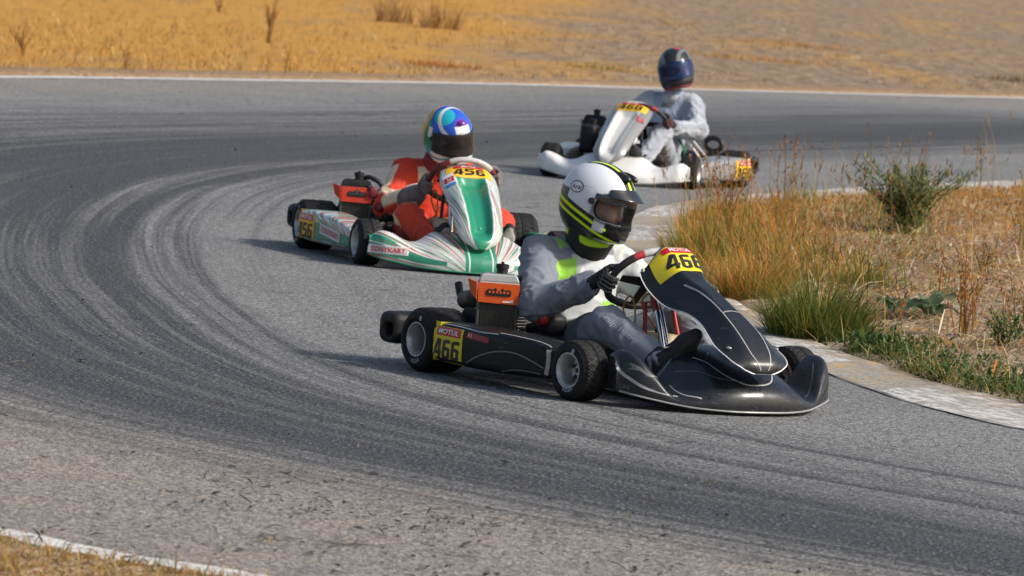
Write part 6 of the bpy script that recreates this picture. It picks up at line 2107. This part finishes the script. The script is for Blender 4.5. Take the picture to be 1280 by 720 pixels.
for x, y, lb in ((-2.25, 90, 'left of two wide brown weed clumps near the top of the field'), (-1.45, 88, 'right of two wide brown weed clumps near the top of the field')):
    n = 150
    P = np.stack([rng.uniform(-.3, .3, n), rng.uniform(-.3, .3, n), np.zeros(n)], 1)
    q = plant('weed_clump', [blades(P, rng.uniform(.25, .85, n)*(1-1.2*np.abs(P[:, 0])), rng.uniform(.008, .018, n), rng.uniform(0, 6.28, n), rng.uniform(.05, .6, n), rng.uniform(.1, .8, n), pick([(.36, .20, .07), (.30, .15, .06), GOLDC, (.22, .12, .06)], n), 3)])
    q.location = (x, y, -.06)
    tag(q, lb, 'weed', 'tall dead weeds in the far field')
far_weed('pale thin weed in the field just left of the nearest track bend', -4.15, 57.2, .30, 3, .1, [GOLDC, BROWN])

# near verge, bottom left
P2 = np.c_[rng.uniform(-2.6, .2, 9000), rng.uniform(15.2, 17.6, 9000)]
P2 = np.concatenate([P2]+[P2+rng.normal(0, .03, P2.shape) for _ in range(3)])
sd, _ = dist_polyline(P2, OUT_[220:, :2])
m = (sd < -.12) & (sd > -1.3)
P2, n = P2[m], m.sum()
parts = [blades(np.c_[P2, np.full(n, .015)], rng.gamma(3, .010, n)+.010, rng.uniform(.002, .005, n), rng.uniform(0, 6.28, n), rng.uniform(.3, 1.2, n), rng.uniform(.2, 1.2, n), pick([GOLDC, STRAW, BROWN, OLIVE, GREEN1], n, w=[.3, .2, .25, .15, .1]), 2)]
o = plant('verge_grass', parts); tag(o, 'short dry grass on the verge at the bottom left', None, kind='stuff')

# rubber crumbs and blown straw on the dusty outer half of the asphalt
def scatter(n, keep):
    u, w_ = rng.random(n), rng.random(n)
    i = np.clip((u*(NT_-1)), 0, NT_-1.001)
    a = np.stack([np.interp(i, np.arange(NT_), IN_[:, q]) for q in range(3)], 1)
    b = np.stack([np.interp(i, np.arange(NT_), OUT_[:, q]) for q in range(3)], 1)
    P = a*(1-w_)[:, None]+b*w_[:, None]
    sd, tt = dist_polyline(P[:, :2], IN_[::3])
    t = np.clip(tt*3, 0, NT_-1.001).astype(int)
    m = rng.random(n) < keep(P, -sd)
    return P[m], np.arctan2(TI[t, 1], TI[t, 0])[m]
P, az = scatter(95000, lambda P, r: np.clip(.75+1.7*fbm(np.c_[P[:, :2]*1.3, 0*r], 3, 91), .12, 1.6)*(sstep(4.2, 5.6, r)*sstep(31, 23, P[:, 1])*.55+.03*sstep(2.5, 3.5, r)*sstep(30, 24, P[:, 1])+.05*sstep(2.6, 5, r)*sstep(34, 40, P[:, 1])*.8))
n = len(P)
big = rng.random(n) < .16
L = np.where(big, rng.uniform(.02, .075, n), rng.gamma(2.0, .0058, n)+.004)
v, f, c = chips(P, L, np.where(big, rng.uniform(.005, .011, n), L*rng.uniform(.3, .7, n)), az+rng.normal(0, np.where(big, .5, 1.2), n), np.clip(pick([(.022, .022, .022), (.035, .033, .031), (.09, .065, .045)], n, .2, [.6, .28, .12]), 0, 1), .16, .004)
o = obj('rubber_crumbs', v, f, M_GRASS if False else leaf_mat('crumbs', 0.0, .8), attrs={'col': c}, angle=None, smooth=False)
tag(o, 'dark rubber crumbs scattered over the dusty outer asphalt', None, kind='stuff')
P, az = scatter(26000, lambda P, r: sstep(3.3, 4.6, r)*sstep(27, 21, P[:, 1])*.045)
n = len(P)
v, f, c = chips(P, rng.gamma(2.5, .014, n)+.01, rng.uniform(.002, .005, n), rng.uniform(0, 6.28, n), pick([STRAW, GOLDC, (.42, .24, .10), BROWN], n), .12, .004)
o = obj('blown_straw', v, f, M_GRASS, attrs={'col': c}, angle=None, smooth=False)
tag(o, 'bits of blown straw lying on the outer asphalt', None, kind='stuff')
